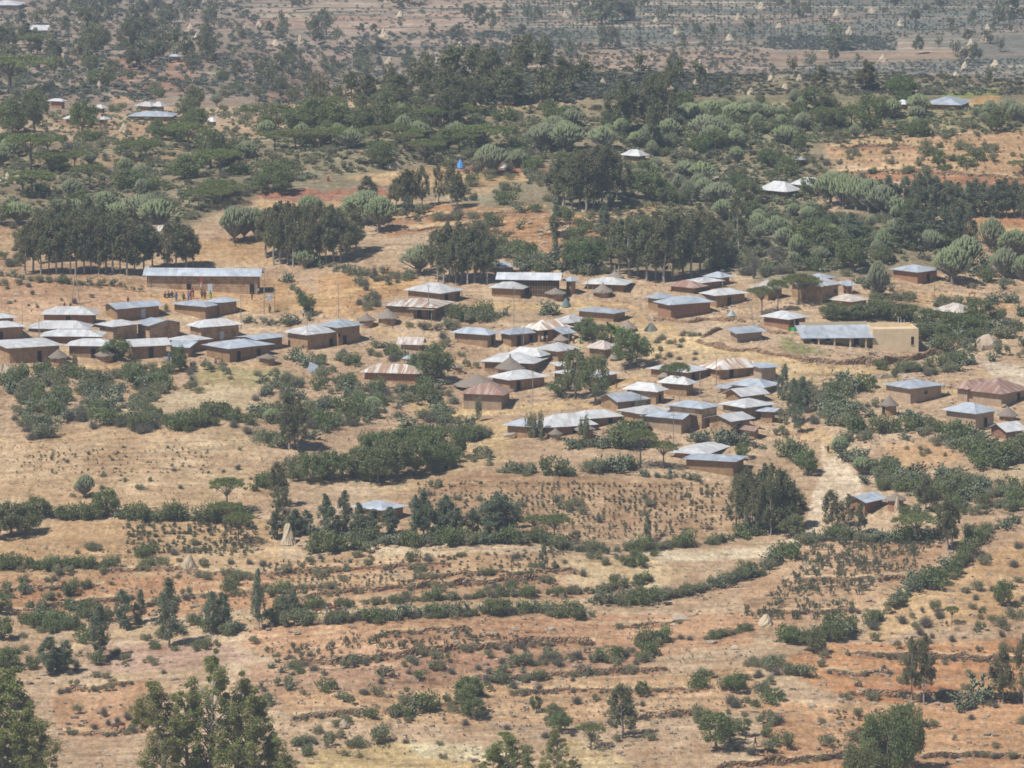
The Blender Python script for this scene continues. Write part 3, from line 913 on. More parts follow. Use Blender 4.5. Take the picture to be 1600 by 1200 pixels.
def stook(u, yb, wpx, hpx, label, group=None, ragged=0):
    x, y, z = g1(u, yb); s = s_at(y); r = wpx/s/2; h = hpx/s
    mb = MB()
    n = 14
    k1, k2, k3 = R.uniform(.85, 1.15), R.uniform(.85, 1.2), R.uniform(.8, 1.6)
    prof = [(r, -.1), (r*.90*k1, h*.14), (r*.72*k2, h*.40), (r*.50*k2, h*.66), (r*.26*k3, h*.88), (r*.18*k3, h*.97), (.02, h)]
    mb.lathe(prof, n, .16)
    for k in range(46 + 60*ragged):
        a = R.uniform(0, 6.28); t = R.uniform(.6, 1.05)
        rr = r * R.uniform(.85, 1.12 + .3*ragged)
        mb.tube([(rr*math.cos(a), rr*math.sin(a), 0), (rr*.33*math.cos(a), rr*.33*math.sin(a), h*.72*t), (r*.16*math.cos(a + .4), r*.16*math.sin(a + .4), h*t*1.04)], [.03, .026, .012], 3, cap=False)
    o = mb.build('straw_stook', M['straw']); o.location = (x, y, z); o.rotation_euler = (R.uniform(-.1, .1), R.uniform(-.12, .12), R.uniform(0, 6))
    tag(o, label, 'stook', group)
    return o

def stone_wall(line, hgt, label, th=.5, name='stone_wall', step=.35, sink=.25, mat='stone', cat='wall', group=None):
    """a dry-stone wall as one lumpy strip along a pixel polyline"""
    P = np.array(line, float)
    d = np.hypot(*np.diff(P, axis=0).T); L = np.concatenate([[0], d.cumsum()])
    t = np.linspace(0, L[-1], max(3, int(L[-1]/4)))
    u = np.interp(t, L, P[:, 0]); v = np.interp(t, L, P[:, 1])
    v = v + 1.2*np.sin(t/9.0 + P[0, 0]) + .8*np.sin(t/23.0)
    x, y, z = G(u, v); W = np.stack([x, y, z], 1)
    dd = np.linalg.norm(np.diff(W, axis=0), axis=1); LL = np.concatenate([[0], dd.cumsum()])
    q = np.arange(0, LL[-1], step)
    C = np.stack([np.interp(q, LL, W[:, i]) for i in range(3)], 1)
    T = np.gradient(C, axis=0); T[:, 2] = 0; T /= np.linalg.norm(T, axis=1)[:, None] + 1e-9
    Nn = np.stack([-T[:, 1], T[:, 0], 0*T[:, 0]], 1)
    n = len(q); hv = hgt * .72 * (0.35 + 1.1*fbm(q/3.1, q*0 + P[0, 1], 3)) * np.minimum(1, np.minimum(np.arange(n), np.arange(n)[::-1])/4 + .25)
    prof = [(-.62, -sink), (-.56, .35), (-.48, .72), (-.30, 1.0), (.30, 1.0), (.5, .6), (.6, -sink)]
    k = len(prof); V = np.zeros((n, k, 3))
    for j, (a, b) in enumerate(prof):
        hh = np.where(b > 0, b*hv, b)
        V[:, j] = C + Nn * (a*th)[..., None] if hasattr(a*th, 'shape') else C + Nn*(a*th)
        V[:, j, 2] += hh
    V += R.uniform(-.11, .11, V.shape)
    org = C[n//2].copy()
    V = V.reshape(-1, 3) - org
    Fq = [(i*k + j, (i+1)*k + j, (i+1)*k + j + 1, i*k + j + 1) for i in range(n-1) for j in range(k-1)]
    o = link(name, mesh(name, V, Fq, M[mat]), None, org); o['kind'] = 'thing'
    tag(o, label, cat, group)
    return o

def rock(u, yb, wpx, hpx, label):
    x, y, z = g1(u, yb); s = s_at(y); r = wpx/s/2; h = hpx/s
    bm = bmesh.new(); bmesh.ops.create_icosphere(bm, subdivisions=2, radius=1)
    pl = [Vector(R.normal(size=3)).normalized() for _ in range(7)]
    for v in bm.verts:
        for n in pl:
            d = v.co.dot(n)
            if d > .68: v.co -= n*(d - .68)
        v.co += Vector(R.uniform(-.05, .05, 3))
        v.co = Vector((v.co.x*r*1.15, v.co.y*r*.9, v.co.z*h*.75 + h*.3))
    me = bpy.data.meshes.new('boulder'); bm.to_mesh(me); bm.free(); me.materials.append(M['rock'])
    o = link('boulder', me, None, (x, y + r*.6, z)); tag(o, label, 'rock')

def mound(u, yb, wpx, hpx, mat, label, name='soil_heap', cat='heap', dep=.6):
    x, y, z = g1(u, yb); s = s_at(y); rx = wpx/s/2; h = hpx/s*(.62 if mat == 'redsoil' else 1)
    n, m = 22, 7
    V = [(0, 0, 0)]; V = []
    for i in range(m):
        f = i/(m-1); 
        for j in range(n):
            a = 2*math.pi*j/n
            r = (1 - f) * (1 + .22*math.sin(3*a + u) + .12*math.sin(5*a + 2*u)) + .001
            V.append((rx*r*math.cos(a), rx*dep*r*math.sin(a), h*(1 - (1-f)**2)*(1 + .15*math.sin(4*a + u)) - .15*(1-f) + R.uniform(-.06, .06)*h))
    Fq = [(i*n+j, i*n+(j+1) % n, (i+1)*n+(j+1) % n, (i+1)*n+j) for i in range(m-1) for j in range(n)]
    o = link(name, mesh(name, V, Fq, M[mat], smooth=(mat != 'rock')), None, (x, y + rx*dep*.6, z))
    return tag(o, label, cat)

# ------------------------------------------------------------------ people and animals
def skinned(name, joints, edges, mat, sub=1):
    """one continuous body grown from a jointed skeleton"""
    me = bpy.data.meshes.new(name + '_skeleton'); me.from_pydata([j[:3] for j in joints], edges, [])
    o = bpy.data.objects.new('tmp', me); COL.objects.link(o)
    md = o.modifiers.new('s', 'SKIN'); md.use_smooth_shade = True
    for v, j in zip(me.skin_vertices[0].data, joints):
        v.radius = (j[3], j[3])
    me.skin_vertices[0].data[0].use_root = True
    sb = o.modifiers.new('u', 'SUBSURF'); sb.levels = sub; sb.render_levels = sub
    dg = bpy.context.evaluated_depsgraph_get(); dg.update()
    out = bpy.data.meshes.new_from_object(o.evaluated_get(dg)); out.name = name
    bpy.data.objects.remove(o)
    out.materials.clear(); out.materials.append(mat)
    return out

def person_body(pose):
    # pelvis root, then spine, head, arms with hands, legs with feet; metres, standing height 1.68, facing -y
    if pose == 'stand':
        hipz = .90; knee = [(.10, .0, .48), (-.10, .02, .48)]; ank = [(.11, .02, .07), (-.11, .03, .07)]; toe = [(.13, -.12, .03), (-.13, -.10, .03)]
        elb = [(.24, .03, 1.10), (-.24, .03, 1.10)]; wri = [(.25, -.05, .86), (-.25, -.05, .86)]
    elif pose == 'walk':
        hipz = .88; knee = [(.10, -.16, .48), (-.10, .10, .47)]; ank = [(.10, -.24, .08), (-.10, .32, .13)]; toe = [(.11, -.40, .05), (-.11, .20, .03)]
        elb = [(.24, .14, 1.12), (-.24, -.08, 1.11)]; wri = [(.25, .05, .88), (-.25, -.25, .93)]
    else:  # sitting on the ground with knees drawn up
        hipz = .14; knee = [(.16, -.34, .48), (-.16, -.32, .46)]; ank = [(.13, -.52, .08), (-.13, -.50, .08)]; toe = [(.14, -.68, .03), (-.14, -.66, .03)]
        elb = [(.25, -.12, .42), (-.25, -.12, .42)]; wri = [(.14, -.36, .50), (-.14, -.34, .48)]
    b = hipz
    lean = -.06 if pose == 'sit' else 0
    J = [(0, 0, b, .13), (0, lean*.5, b + .22, .115), (0, lean, b + .44, .13), (0, lean - .01, b + .56, .055), (0, lean - .03, b + .67, .085), (0, lean - .03, b + .78, .06)]
    E = [(0, 1), (1, 2), (2, 3), (3, 4), (4, 5)]
    for k, sx in ((0, 1), (1, -1)):
        n = len(J)
        J += [(.17*sx, lean, b + .46, .055), (*elb[k], .04), (*wri[k], .030), (wri[k][0], wri[k][1] - .05, wri[k][2] - .09, .032)]
        E += [(2, n), (n, n+1), (n+1, n+2), (n+2, n+3)]
        n = len(J)
        J += [(.09*sx, 0, b - .06 if pose != 'sit' else b, .085), (*knee[k], .06), (*ank[k], .042), (*toe[k], .032)]
        E += [(0, n), (n, n+1), (n+1, n+2), (n+2, n+3)]
    return J, E

def build_people():
    P = {}
    for pose in ('stand', 'walk', 'sit'):
        J, E = person_body(pose)
        body = skinned('person_' + pose, J, E, M['skin'])
        b = J[0][2]; lean = J[2][1]
        # face: nose ridge; hair cap; garments as lofts that follow the body
        hair = MB(); c = np.array([0, lean - .02, b + .73])
        hair.lathe([(.095, -.02), (.105, .02), (.095, .06), (.06, .10), (.01, .115)], 10)
        V, Fq = hair.arrays(); hm = mesh('hair', V + c, Fq, M['hair'], True)
        top = MB()
        zs = [(b - .10, .185), (b + .08, .165), (b + .26, .165), (b + .42, .185), (b + .50, .15), (b + .545, .07)]
        Vt = []
        for i, (z, r) in enumerate(zs):
            yy = np.interp(z, [b, b + .44], [0, lean])
            for j in range(10):
                a = 2*math.pi*j/10; Vt.append((r*1.12*math.cos(a), yy + r*.82*math.sin(a), z))
        top.add(Vt, [(i*10+j, i*10+(j+1) % 10, (i+1)*10+(j+1) % 10, (i+1)*10+j) for i in range(5) for j in range(10)])
        for k, sx in ((0, 1), (1, -1)):
            n = 6 + 8*k
            sh, el, wr = [np.array(J[n + i][:3]) for i in range(3)]
            top.tube([sh - [.05*sx, 0, 0], sh + (el - sh)*.5, el, el + (wr - el)*.35], [.085, .075, .068, .062], 7, cap=False)
        leg = MB(); sk = MB()
        for k in (0, 1):
            n = 10 + 8*k
            hp, kn, an = [np.array(J[n + i][:3]) for i in range(3)]
            leg.tube([hp + [0, 0, .06], (hp + kn)/2, kn, kn + (an - kn)*.8], [.125, .11, .085, .075], 7, cap=False)
        if pose == 'sit':
            kn = np.array([0, -.34, .40])
            sk.tube([(0, .1, .14), (0, -.1, .22), (0, -.30, .36), (0, -.46, .16)], [.22, .24, .25, .26], 9, cap=False)
        else:
            sk.lathe([(.27, .2), (.225, .55), (.19, b), (.15, b + .12)], 10)
        P[pose] = dict(body=body, hair=hm, shirt=mesh('shirt', *top.arrays(), M['cloth'], True), trousers=mesh('trousers', *leg.arrays(), M['cloth'], True), skirt=mesh('skirt', *sk.arrays(), M['cloth'], True))
    return P
PEOPLE = build_people()

def person(u, yb, hpx, pose, top, low, label, rz=None, skirt=False, group=None):
    x, y, z = g1(u, yb); s = s_at(y)
    hh = hpx/s/(1.68 if pose != 'sit' else .92); hh = min(max(hh, .6), 1.12)
    root = thing('person', label, 'person', (x, y, z), R.uniform(0, 6.28) if rz is None else RAD(rz), group)
    root.scale = (hh, hh, hh)
    Q = PEOPLE[pose]
    link('body', Q['body'], root); link('hair', Q['hair'], root)
    a = link('shirt', Q['shirt'], root); a.color = (*alb(top), 1)
    b = link('skirt' if skirt else 'trousers', Q['skirt'] if skirt else Q['trousers'], root); b.color = (*alb(low), 1)
    return root

def beast(kind):
    """facing +x; shoulder height 1"""
    if kind == 'camel':
        J = [(-.10, 0, 1.12, .26), (-.45, 0, 1.10, .22), (-.62, 0, 1.0, .16), (.22, 0, 1.10, .25), (.45, 0, 1.08, .20),
             (.68, 0, .98, .10), (.88, 0, 1.10, .085), (.98, 0, 1.38, .075), (1.04, 0, 1.58, .085), (1.20, 0, 1.55, .06), (1.30, 0, 1.50, .045),
             (-.08, 0, 1.42, .12), (-.05, 0, 1.55, .05), (-.72, 0, .9, .03), (-.74, 0, .62, .03)]
        E = [(0, 1), (1, 2), (0, 3), (3, 4), (4, 5), (5, 6), (6, 7), (7, 8), (8, 9), (9, 10), (0, 11), (11, 12), (2, 13), (13, 14)]
        fr, hd, kf, hk = .40, -.50, .52, .50
        lw = (.11, .065, .045, .05)
    elif kind == 'cow':
        J = [(-.05, 0, .78, .29), (-.45, 0, .80, .25), (-.72, 0, .84, .16), (.25, 0, .78, .27), (.48, 0, .84, .21), (.68, 0, .95, .13), (.86, 0, 1.02, .11), (1.0, 0, .92, .085), (1.10, 0, .84, .065),
             (-.82, 0, .80, .03), (-.85, 0, .35, .035), (.88, .14, 1.05, .025), (.88, -.14, 1.05, .025), (.86, .07, 1.12, .028), (.90, .17, 1.27, .012), (.86, -.07, 1.12, .028), (.90, -.17, 1.27, .012)]
        E = [(0, 1), (1, 2), (0, 3), (3, 4), (4, 5), (5, 6), (6, 7), (7, 8), (2, 9), (9, 10), (6, 11), (6, 12), (6, 13), (13, 14), (6, 15), (15, 16)]
        fr, hd, kf, hk = .42, -.58, .38, .42
        lw = (.10, .065, .045, .05)
    else:
        J = [(-.05, 0, .72, .24), (-.40, 0, .74, .20), (-.58, 0, .76, .13), (.22, 0, .72, .22), (.42, 0, .78, .16), (.58, 0, .98, .09), (.70, 0, 1.14, .085), (.84, 0, 1.07, .06), (.92, 0, 1.02, .04),
             (-.66, 0, .86, .03), (.64, .12, 1.14, .02), (.64, -.12, 1.14, .02), (.62, .05, 1.25, .02), (.52, .08, 1.38, .01), (.62, -.05, 1.25, .02), (.52, -.08, 1.38, .01)]
        E = [(0, 1), (1, 2), (0, 3), (3, 4), (4, 5), (5, 6), (6, 7), (7, 8), (2, 9), (6, 10), (6, 11), (6, 12), (12, 13), (6, 14), (14, 15)]
        fr, hd, kf, hk = .36, -.48, .36, .40
        lw = (.08, .05, .035, .04)
    body_z = J[0][2]
    for sx, x0, front in ((1, fr, 1), (-1, fr, 1), (1, hd, 0), (-1, hd, 0)):
        n = len(J); yy = .13*sx; st = .05*sx
        if front: L = [(x0, yy, body_z - .18), (x0 + .02 + st, yy, kf), (x0 + st, yy, .08), (x0 + .06 + st, yy, .02)]
        else: L = [(x0, yy, body_z - .10), (x0 + .07 - st, yy, body_z*.62), (x0 - .08 - st, yy, hk*.85), (x0 - .04 - st, yy, .03)]
        J += [(*p, w) for p, w in zip(L, lw)]
        E += [(3 if front else 1, n), (n, n+1), (n+1, n+2), (n+2, n+3)]
    return skinned(kind + '_body', J, E, M['hide'])
BEAST = {k: beast(k) for k in ('camel', 'cow', 'goat')}

def animal(kind, u, yb, hpx, rz, col, label, group=None):
    x, y, z = g1(u, yb); s = s_at(y)
    H0 = {'camel': 1.66, 'cow': 1.12, 'goat': 1.30}[kind]
    k = hpx/s/H0
    o = link(kind, BEAST[kind], None, (x, y, z)); o.scale = (k, k, k); o.rotation_euler = (0, 0, RAD(rz)); o.color = (*alb(col), 1)
    return tag(o, label, kind, group)
# ------------------------------------------------------------------ the ground: one sheet, its soils laid out field by field
TAN, ORANGE, PALE, RED, BROWN, SCRUB, STRAW = (200, 168, 134), (202, 160, 124), (218, 194, 162), (172, 118, 96), (176, 136, 104), (138, 128, 100), (208, 176, 128)
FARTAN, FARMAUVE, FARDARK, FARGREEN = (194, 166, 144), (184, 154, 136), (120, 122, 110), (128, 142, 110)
ZONES = [  # (flag, colour, feather px, polygon)
 ('n', SCRUB, 14, [(-60,225),(400,215),(640,200),(900,160),(1000,150),(1260,170),(1300,260),(1200,420),(1080,430),(900,415),(800,330),(600,300),(420,300),(300,352),(-60,352)]),
 ('n', SCRUB, 12, [(1180,330),(1420,330),(1500,380),(1480,420),(1300,440),(1180,440)]),
 ('n', (150,138,100), 9, [(1000,150),(1620,150),(1620,205),(1300,200),(1040,215)]),
 ('n', (132,124,98), 8, [(560,60),(1640,60),(1640,158),(560,158)]),
 ('n', ORANGE, 8, [(-60,436),(140,432),(232,440),(232,478),(60,505),(-60,500)]),
 ('n', (186,150,112), 6, [(-60,352),(60,350),(40,410),(-60,430)]),
 ('n', (206,168,122), 6, [(300,380),(420,365),(420,412),(300,416)]),
 ('n', (206,162,114), 8, [(218,458),(420,436),(470,440),(520,470),(600,480),(560,498),(380,486),(240,482)]),
 ('n', (206,160,112), 8, [(500,430),(640,420),(640,455),(560,480),(500,470)]),
 ('n', (212,172,120), 5, [(570,425),(640,440),(690,450),(620,462),(580,452)]),
 ('n', RED, 3, [(400,303),(455,296),(500,297),(600,292),(610,305),(560,312),(500,318),(420,312)]),
 ('n', (214,178,132), 4, [(395,314),(500,316),(620,306),(620,318),(540,322),(470,330),(400,328)]),
 ('n', (208,168,122), 4, [(530,275),(700,258),(780,262),(860,265),(850,280),(700,300),(600,290)]),
 ('n', RED, 3, [(700,255),(760,250),(860,258),(850,268),(790,268),(715,270)]),
 ('n', (206,172,132), 5, [(690,302),(780,292),(760,306),(700,312)]),
 ('n', (192,140,94), 8, [(590,330),(700,320),(860,330),(960,340),(950,400),(860,420),(770,400),(720,350),(610,372)]),
 ('n', (198,158,116), 5, [(900,325),(1000,318),(1100,332),(1080,345),(930,338)]),
 ('n', (200,158,116), 8, [(1290,225),(1420,215),(1620,205),(1620,290),(1450,282),(1300,250)]),
 ('n', (178,116,84), 4, [(1310,265),(1480,262),(1620,282),(1620,296),(1460,290),(1320,276)]),
 ('n', (214,170,118), 4, [(1500,152),(1560,152),(1560,166),(1510,168)]),
 ('n', (150,158,88), 4, [(1460,143),(1560,138),(1560,152),(1480,152)]),
 ('n', (204,160,112), 5, [(1480,335),(1620,330),(1620,420),(1560,400),(1500,370)]),
 ('n', (190,132,92), 4, [(1560,335),(1620,335),(1620,362),(1560,350)]),
 ('n', (208,166,120), 5, [(1390,450),(1470,455),(1600,470),(1620,490),(1500,482),(1400,470)]),
 ('n', (212,180,134), 7, [(990,510),(1090,525),(1230,568),(1370,580),(1480,600),(1560,575),(1620,560),(1620,620),(1400,610),(1250,600),(1120,560),(1010,560)]),
 ('n', (150,150,96), 4, [(1215,525),(1260,540),(1300,552),(1240,555),(1215,545)]),
 ('n', (222,202,176), 4, [(1530,560),(1610,570),(1620,600),(1570,605),(1540,585)]),
 ('n', (214,190,150), 7, [(115,655),(200,625),(330,600),(420,590),(420,640),(330,648),(180,662)]),
 ('n', (180,165,115), 8, [(300,575),(420,575),(470,585),(400,605),(300,600)]),
 ('n', (206,172,132), 8, [(-60,690),(130,668),(370,668),(425,735),(430,782),(240,792),(60,788),(-60,775)]),
 ('n', (216,186,146), 5, [(320,670),(385,670),(400,690),(340,705),(270,690)]),
 ('n', (212,182,136), 8, [(640,700),(740,690),(790,690),(800,720),(700,740)]),
 ('n', (212,180,130), 8, [(640,600),(720,640),(790,660),(790,700),(700,680),(640,640)]),
 ('n', (188,152,116), 6, [(650,745),(760,738),(1130,752),(1180,800),(1150,838),(900,850),(640,846),(600,800)]),
 ('n', (212,182,140), 6, [(580,762),(650,742),(720,745),(660,760),(600,772)]),
 ('n', (200,162,118), 8, [(90,815),(420,812),(440,880),(260,900),(-60,905),(-60,860)]),
 ('n', (190,138,98), 8, [(-60,905),(380,900),(560,880),(560,945),(200,965),(40,945),(-60,945)]),
 ('n', (206,164,122), 8, [(420,880),(660,850),(860,860),(900,930),(560,955),(430,940)]),
 ('n', (210,184,150), 5, [(575,862),(660,850),(870,852),(880,864),(700,866),(600,872)]),
 ('n', (216,186,142), 5, [(880,870),(1040,870),(1060,905),(960,920),(900,910)]),
 ('n', (192,152,116), 6, [(1150,900),(1260,845),(1480,850),(1460,890),(1350,960),(1180,990)]),
 ('n', (212,172,124), 7, [(1400,920),(1480,890),(1620,830),(1620,960),(1430,985),(1340,1010)]),
 ('n', (206,146,98), 7, [(1300,1005),(1620,1000),(1620,1105),(1340,1095),(1190,1040)]),
 ('n', (186,116,80), 5, [(1330,1068),(1480,1078),(1620,1085),(1620,1100),(1450,1096),(1330,1088)]),
 ('n', (204,152,108), 8, [(1190,1095),(1620,1105),(1620,1240),(1200,1240)]),
 ('n', (200,150,112), 8, [(400,970),(700,950),(1000,960),(1190,960),(1180,1010),(800,1040),(450,1040),(380,1010)]),
 ('n', (184,140,110), 8, [(390,1040),(720,1010),(1000,1010),(1020,1050),(700,1090),(400,1100)]),
 ('n', (206,164,122), 7, [(440,1080),(760,1070),(1180,1040),(1190,1110),(900,1130),(460,1130)]),
 ('n', (188,150,128), 6, [(130,1010),(360,1005),(400,1030),(250,1050),(140,1050)]),
 ('n', (196,150,112), 6, [(80,1090),(240,1060),(260,1130),(100,1150)]),
 ('n', (212,184,130), 7, [(480,1175),(620,1160),(740,1165),(800,1200),(700,1240),(470,1240)]),
 ('n', (226,208,170), 5, [(640,1165),(720,1160),(800,1180),(760,1195),(660,1185)]),
 ('n', (214,188,138), 5, [(900,1155),(960,1170),(990,1200),(900,1200),(870,1175)]),
 ('n', (214,172,126), 6, [(1380,690),(1490,700),(1500,720),(1440,735),(1390,720)]),
 ('n', (212,186,148), 6, [(1560,720),(1620,700),(1620,760),(1540,755)]),
 ('n', (206,166,128), 5, [(1210,660),(1300,672),(1300,700),(1240,690)]),
 # beyond the crest
 ('f', FARTAN, 6, [(400,10),(760,0),(800,10),(740,45),(540,52),(420,45)]),
 ('f', (184,164,132), 4, [(430,25),(520,14),(520,24),(440,32)]),
 ('f', FARDARK, 5, [(790,-10),(1300,-10),(1620,-10),(1620,40),(1300,60),(1030,70),(800,70)]),
 ('f', (150,130,112), 3, [(1060,55),(1130,52),(1130,72),(1040,70)]),
 ('f', (176,150,122), 3, [(1190,82),(1240,82),(1300,84),(1520,80),(1530,88),(1300,108),(1200,108)]),
 ('f', FARDARK, 4, [(1200,60),(1400,58),(1400,78),(1200,80)]),
 ('f', FARDARK, 4, [(1300,98),(1620,92),(1620,150),(1300,140),(1200,150),(1130,148),(1160,120)]),
 ('f', FARDARK, 4, [(1400,58),(1620,52),(1620,98),(1530,100),(1520,82)]),
 ('f', (178,152,124), 3, [(880,72),(1000,72),(1190,80),(1180,92),(960,98),(860,95)]),
 ('f', FARTAN, 4, [(860,95),(980,105),(960,112),(880,115),(700,120),(700,105)]),
 ('f', FARGREEN, 3, [(900,112),(1030,110),(1060,122),(960,126),(890,120)]),
 ('f', FARTAN, 4, [(800,140),(950,140),(960,155),(820,158)]),
 ('f', (172,128,102), 5, [(170,95),(300,96),(295,140),(240,155),(180,128)]),
 ('f', (182,136,104), 4, [(420,142),(600,140),(620,158),(480,162),(400,160)]),
 ('f', (176,140,114), 4, [(440,112),(520,108),(520,135),(440,135)]),
 ('f', FARTAN, 4, [(400,62),(560,60),(560,90),(470,105),(400,90)]),
 ('f', (174,148,120), 4, [(60,75),(160,78),(160,92),(40,90)]),
 ('n', (184,156,122), 4, [(20,255),(120,236),(300,235),(260,250),(60,272)]),
 ('n', (196,156,118), 4, [(100,195),(200,192),(290,200),(190,208),(110,205)]),
 ('n', (206,166,126), 4, [(175,152),(210,152),(210,162),(180,163)]),
]
PATHS_WALL_SHADE = [
 ((214,178,130), 7, 4, [(560,500),(600,520),(640,528),(700,560),(740,575)]),
 ((214,178,130), 7, 4, [(870,620),(930,640),(960,600),(1000,590)]),
 ((212,176,130), 7, 4, [(0,575),(100,574),(200,572),(300,572),(440,572)]),
 ((214,178,130), 6, 4, [(900,470),(990,480),(1010,505)]),  # (colour, width px, feather, line)
 ((234,208,176), 27, 6, [(1296,700),(1302,740),(1285,770),(1276,800),(1268,832)]),
 ((230,204,172), 40, 8, [(1312,742),(1330,760),(1318,775)]),
 ((230,206,172), 18, 6, [(1268,832),(1225,858),(1150,866),(1080,868),(1000,868)]),
 ((214,184,142), 11, 4, [(1075,892),(1030,910),(960,930),(900,938),(760,945),(560,957),(430,965),(200,985),(110,1010),(70,1030)]),
 ((222,190,146), 8, 3, [(1015,868),(1040,905),(1048,912)]),
 ((208,170,130), 9, 4, [(15,950),(50,975),(70,1010),(100,1030)]),
 ((212,176,130), 16, 5, [(1250,672),(1300,690),(1296,705)]),
 ((210,170,120), 9, 4, [(440,478),(520,462),(590,445),(650,440)]),
 ((216,182,132), 10, 4, [(740,475),(830,480),(900,480),(960,490),(1000,510),(1050,512)]),
 ((216,182,134), 12, 5, [(1050,520),(1100,540),(1200,562),(1330,578),(1420,585)]),
 ((214,180,132), 12, 5, [(700,645),(790,640),(880,632)]),
]

ROWS = [
 ([(20,921),(90,919),(160,916)],.8,'terrace wall below the dark bush at the left, upper'),
 ([(30,958),(90,947),(150,939),(200,935)],.8,'terrace wall climbing to the young gums at the left'),
 ([(160,893),(250,889),(320,896),(400,899)],.8,'terrace wall under the ragged stook'),
 ([(400,900),(470,893),(560,890),(640,886),(700,884)],.9,'upper orange terrace wall in the middle fields'),
 ([(420,925),(470,918),(520,917)],.6,'short terrace wall above the long one'),
 ([(430,938),(500,931),(560,925),(640,918),(720,913),(800,909),(870,906)],1.2,'longest orange terrace wall above the road hedge'),
 ([(650,902),(720,898),(800,896),(905,893)],.8,'terrace wall running to the pale gully'),
 ([(585,994),(650,989),(740,985)],.8,'terrace wall above the row of crop bushes'),
 ([(460,1038),(540,1036),(620,1026),(700,1016),(800,1009),(860,1004),(930,1005)],1.3,'dark red terrace wall below the crop bushes'),
 ([(738,1063),(800,1062),(880,1055),(960,1051),(1045,1046)],1.0,'terrace wall with a leaning dead stick above it'),
 ([(460,1122),(520,1116),(580,1112)],.8,'terrace wall at the lower left clearing'),
 ([(600,1110),(690,1102),(760,1098)],.8,'terrace wall left of the small green tree'),
 ([(800,1082),(900,1079),(1010,1080),(1105,1078)],.7,'terrace wall right of the small green tree'),
 ([(995,1122),(1040,1117),(1095,1114)],1.0,'stone terrace between two gum clumps at the bottom'),
 ([(960,981),(1010,977),(1060,973)],.6,'terrace wall beside the big pale rock'),
 ([(1330,1023),(1440,1027),(1530,1030),(1620,1032)],1.0,'dark red terrace wall behind the twin gums'),
 ([(1340,1083),(1450,1089),(1540,1090),(1620,1093)],1.1,'lower dark red terrace wall at the right'),
 ([(1440,1182),(1520,1180),(1620,1184)],.9,'terrace wall right of the big dark tree'),
 ([(1120,1199),(1200,1193),(1290,1185),(1330,1180)],1.2,'stone terrace under the black cattle'),
 ([(600,346),(680,340),(760,336),(850,327)],.8,'terrace wall under the upper gum row'),
 ([(620,362),(700,356),(790,352)],.7,'second terrace wall under the upper gum row'),
 ([(862,352),(910,349),(965,345)],1.0,'uppermost stone terrace on the orange slope'),
 ([(855,366),(910,362),(955,360)],.9,'middle stone terrace on the orange slope'),
 ([(870,388),(910,381),(945,376)],1.0,'lowest stone terrace on the orange slope'),
 ([(1310,272),(1400,268),(1500,272),(1620,284)],.8,'red terrace edge on the upper right field'),
 ([(1300,232),(1380,228),(1460,232)],.7,'terrace edge above the upper right field'),
 ([(1250,905),(1330,907),(1420,902)],.7,'low bank across the right crop field'),
 ([(1190,955),(1260,958),(1340,955)],.6,'second low bank across the right crop field'),
 ([(1290,1048),(1340,1054),(1390,1052)],.7,'scattered stone row left of the twin gums'),
 ([(170,958),(280,935),(400,925)],.5,'faint stone row behind the left gums'),
 ([(90,1080),(150,1076),(205,1066)],.8,'red terrace wall behind the lower left gum'),
 ([(100,1145),(170,1148),(230,1140)],.8,'red terrace wall under the brown cattle'),
]
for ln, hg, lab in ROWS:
    PATHS_WALL_SHADE.append(((172, 128, 96), 5, 3, [(a, b + 2) for a, b in ln])); PATHS_WALL_SHADE.append(((218, 186, 142), 4, 3, [(a, b - 6) for a, b in ln]))  # brown stripe paints wall shadow with soil and grass; paler strip above it
FARLINES = []
for i in range(90):
    v0 = R.uniform(0, 150); u0 = R.uniform(-100, 1300); L = R.uniform(180, 700); sl = R.uniform(-.02, .02); ph = R.uniform(0, 6)
    FARLINES.append(([(196, 176, 150), (112, 112, 98), (186, 150, 126)][i % 3], R.uniform(1.2, 2.8), 1.2, [(u0 + L*t, v0 + sl*L*t + 2.5*math.sin(ph + 4*t)) for t in np.linspace(0, 1, 8)]))
FIELDLINES = []
for u0, u1, v0, v1, sl, n in ((0, 1240, 850, 1190, -.045, 70), (1180, 1640, 900, 1190, .02, 34), (580, 980, 320, 420, -.04, 22), (1240, 1640, 205, 300, .02, 22), (640, 1180, 745, 850, -.01, 16), (-40, 430, 690, 790, -.01, 12)):
    for i in range(n):
        L = R.uniform(.2, .6)*(u1 - u0); a = R.uniform(u0 - 40, u1 - L*.6); b_ = R.uniform(v0, v1) - sl*(u1 - u0)*.2; k = sl + R.uniform(-.015, .015); ph = R.uniform(0, 6)
        FIELDLINES.append(([(166, 124, 96), (220, 190, 150), (150, 128, 98)][i % 3], R.uniform(1.4, 3.6), 2.0, [(a + L*t, b_ + k*L*t + 4*math.sin(ph + 3.5*t)) for t in np.linspace(0, 1, 9)]))
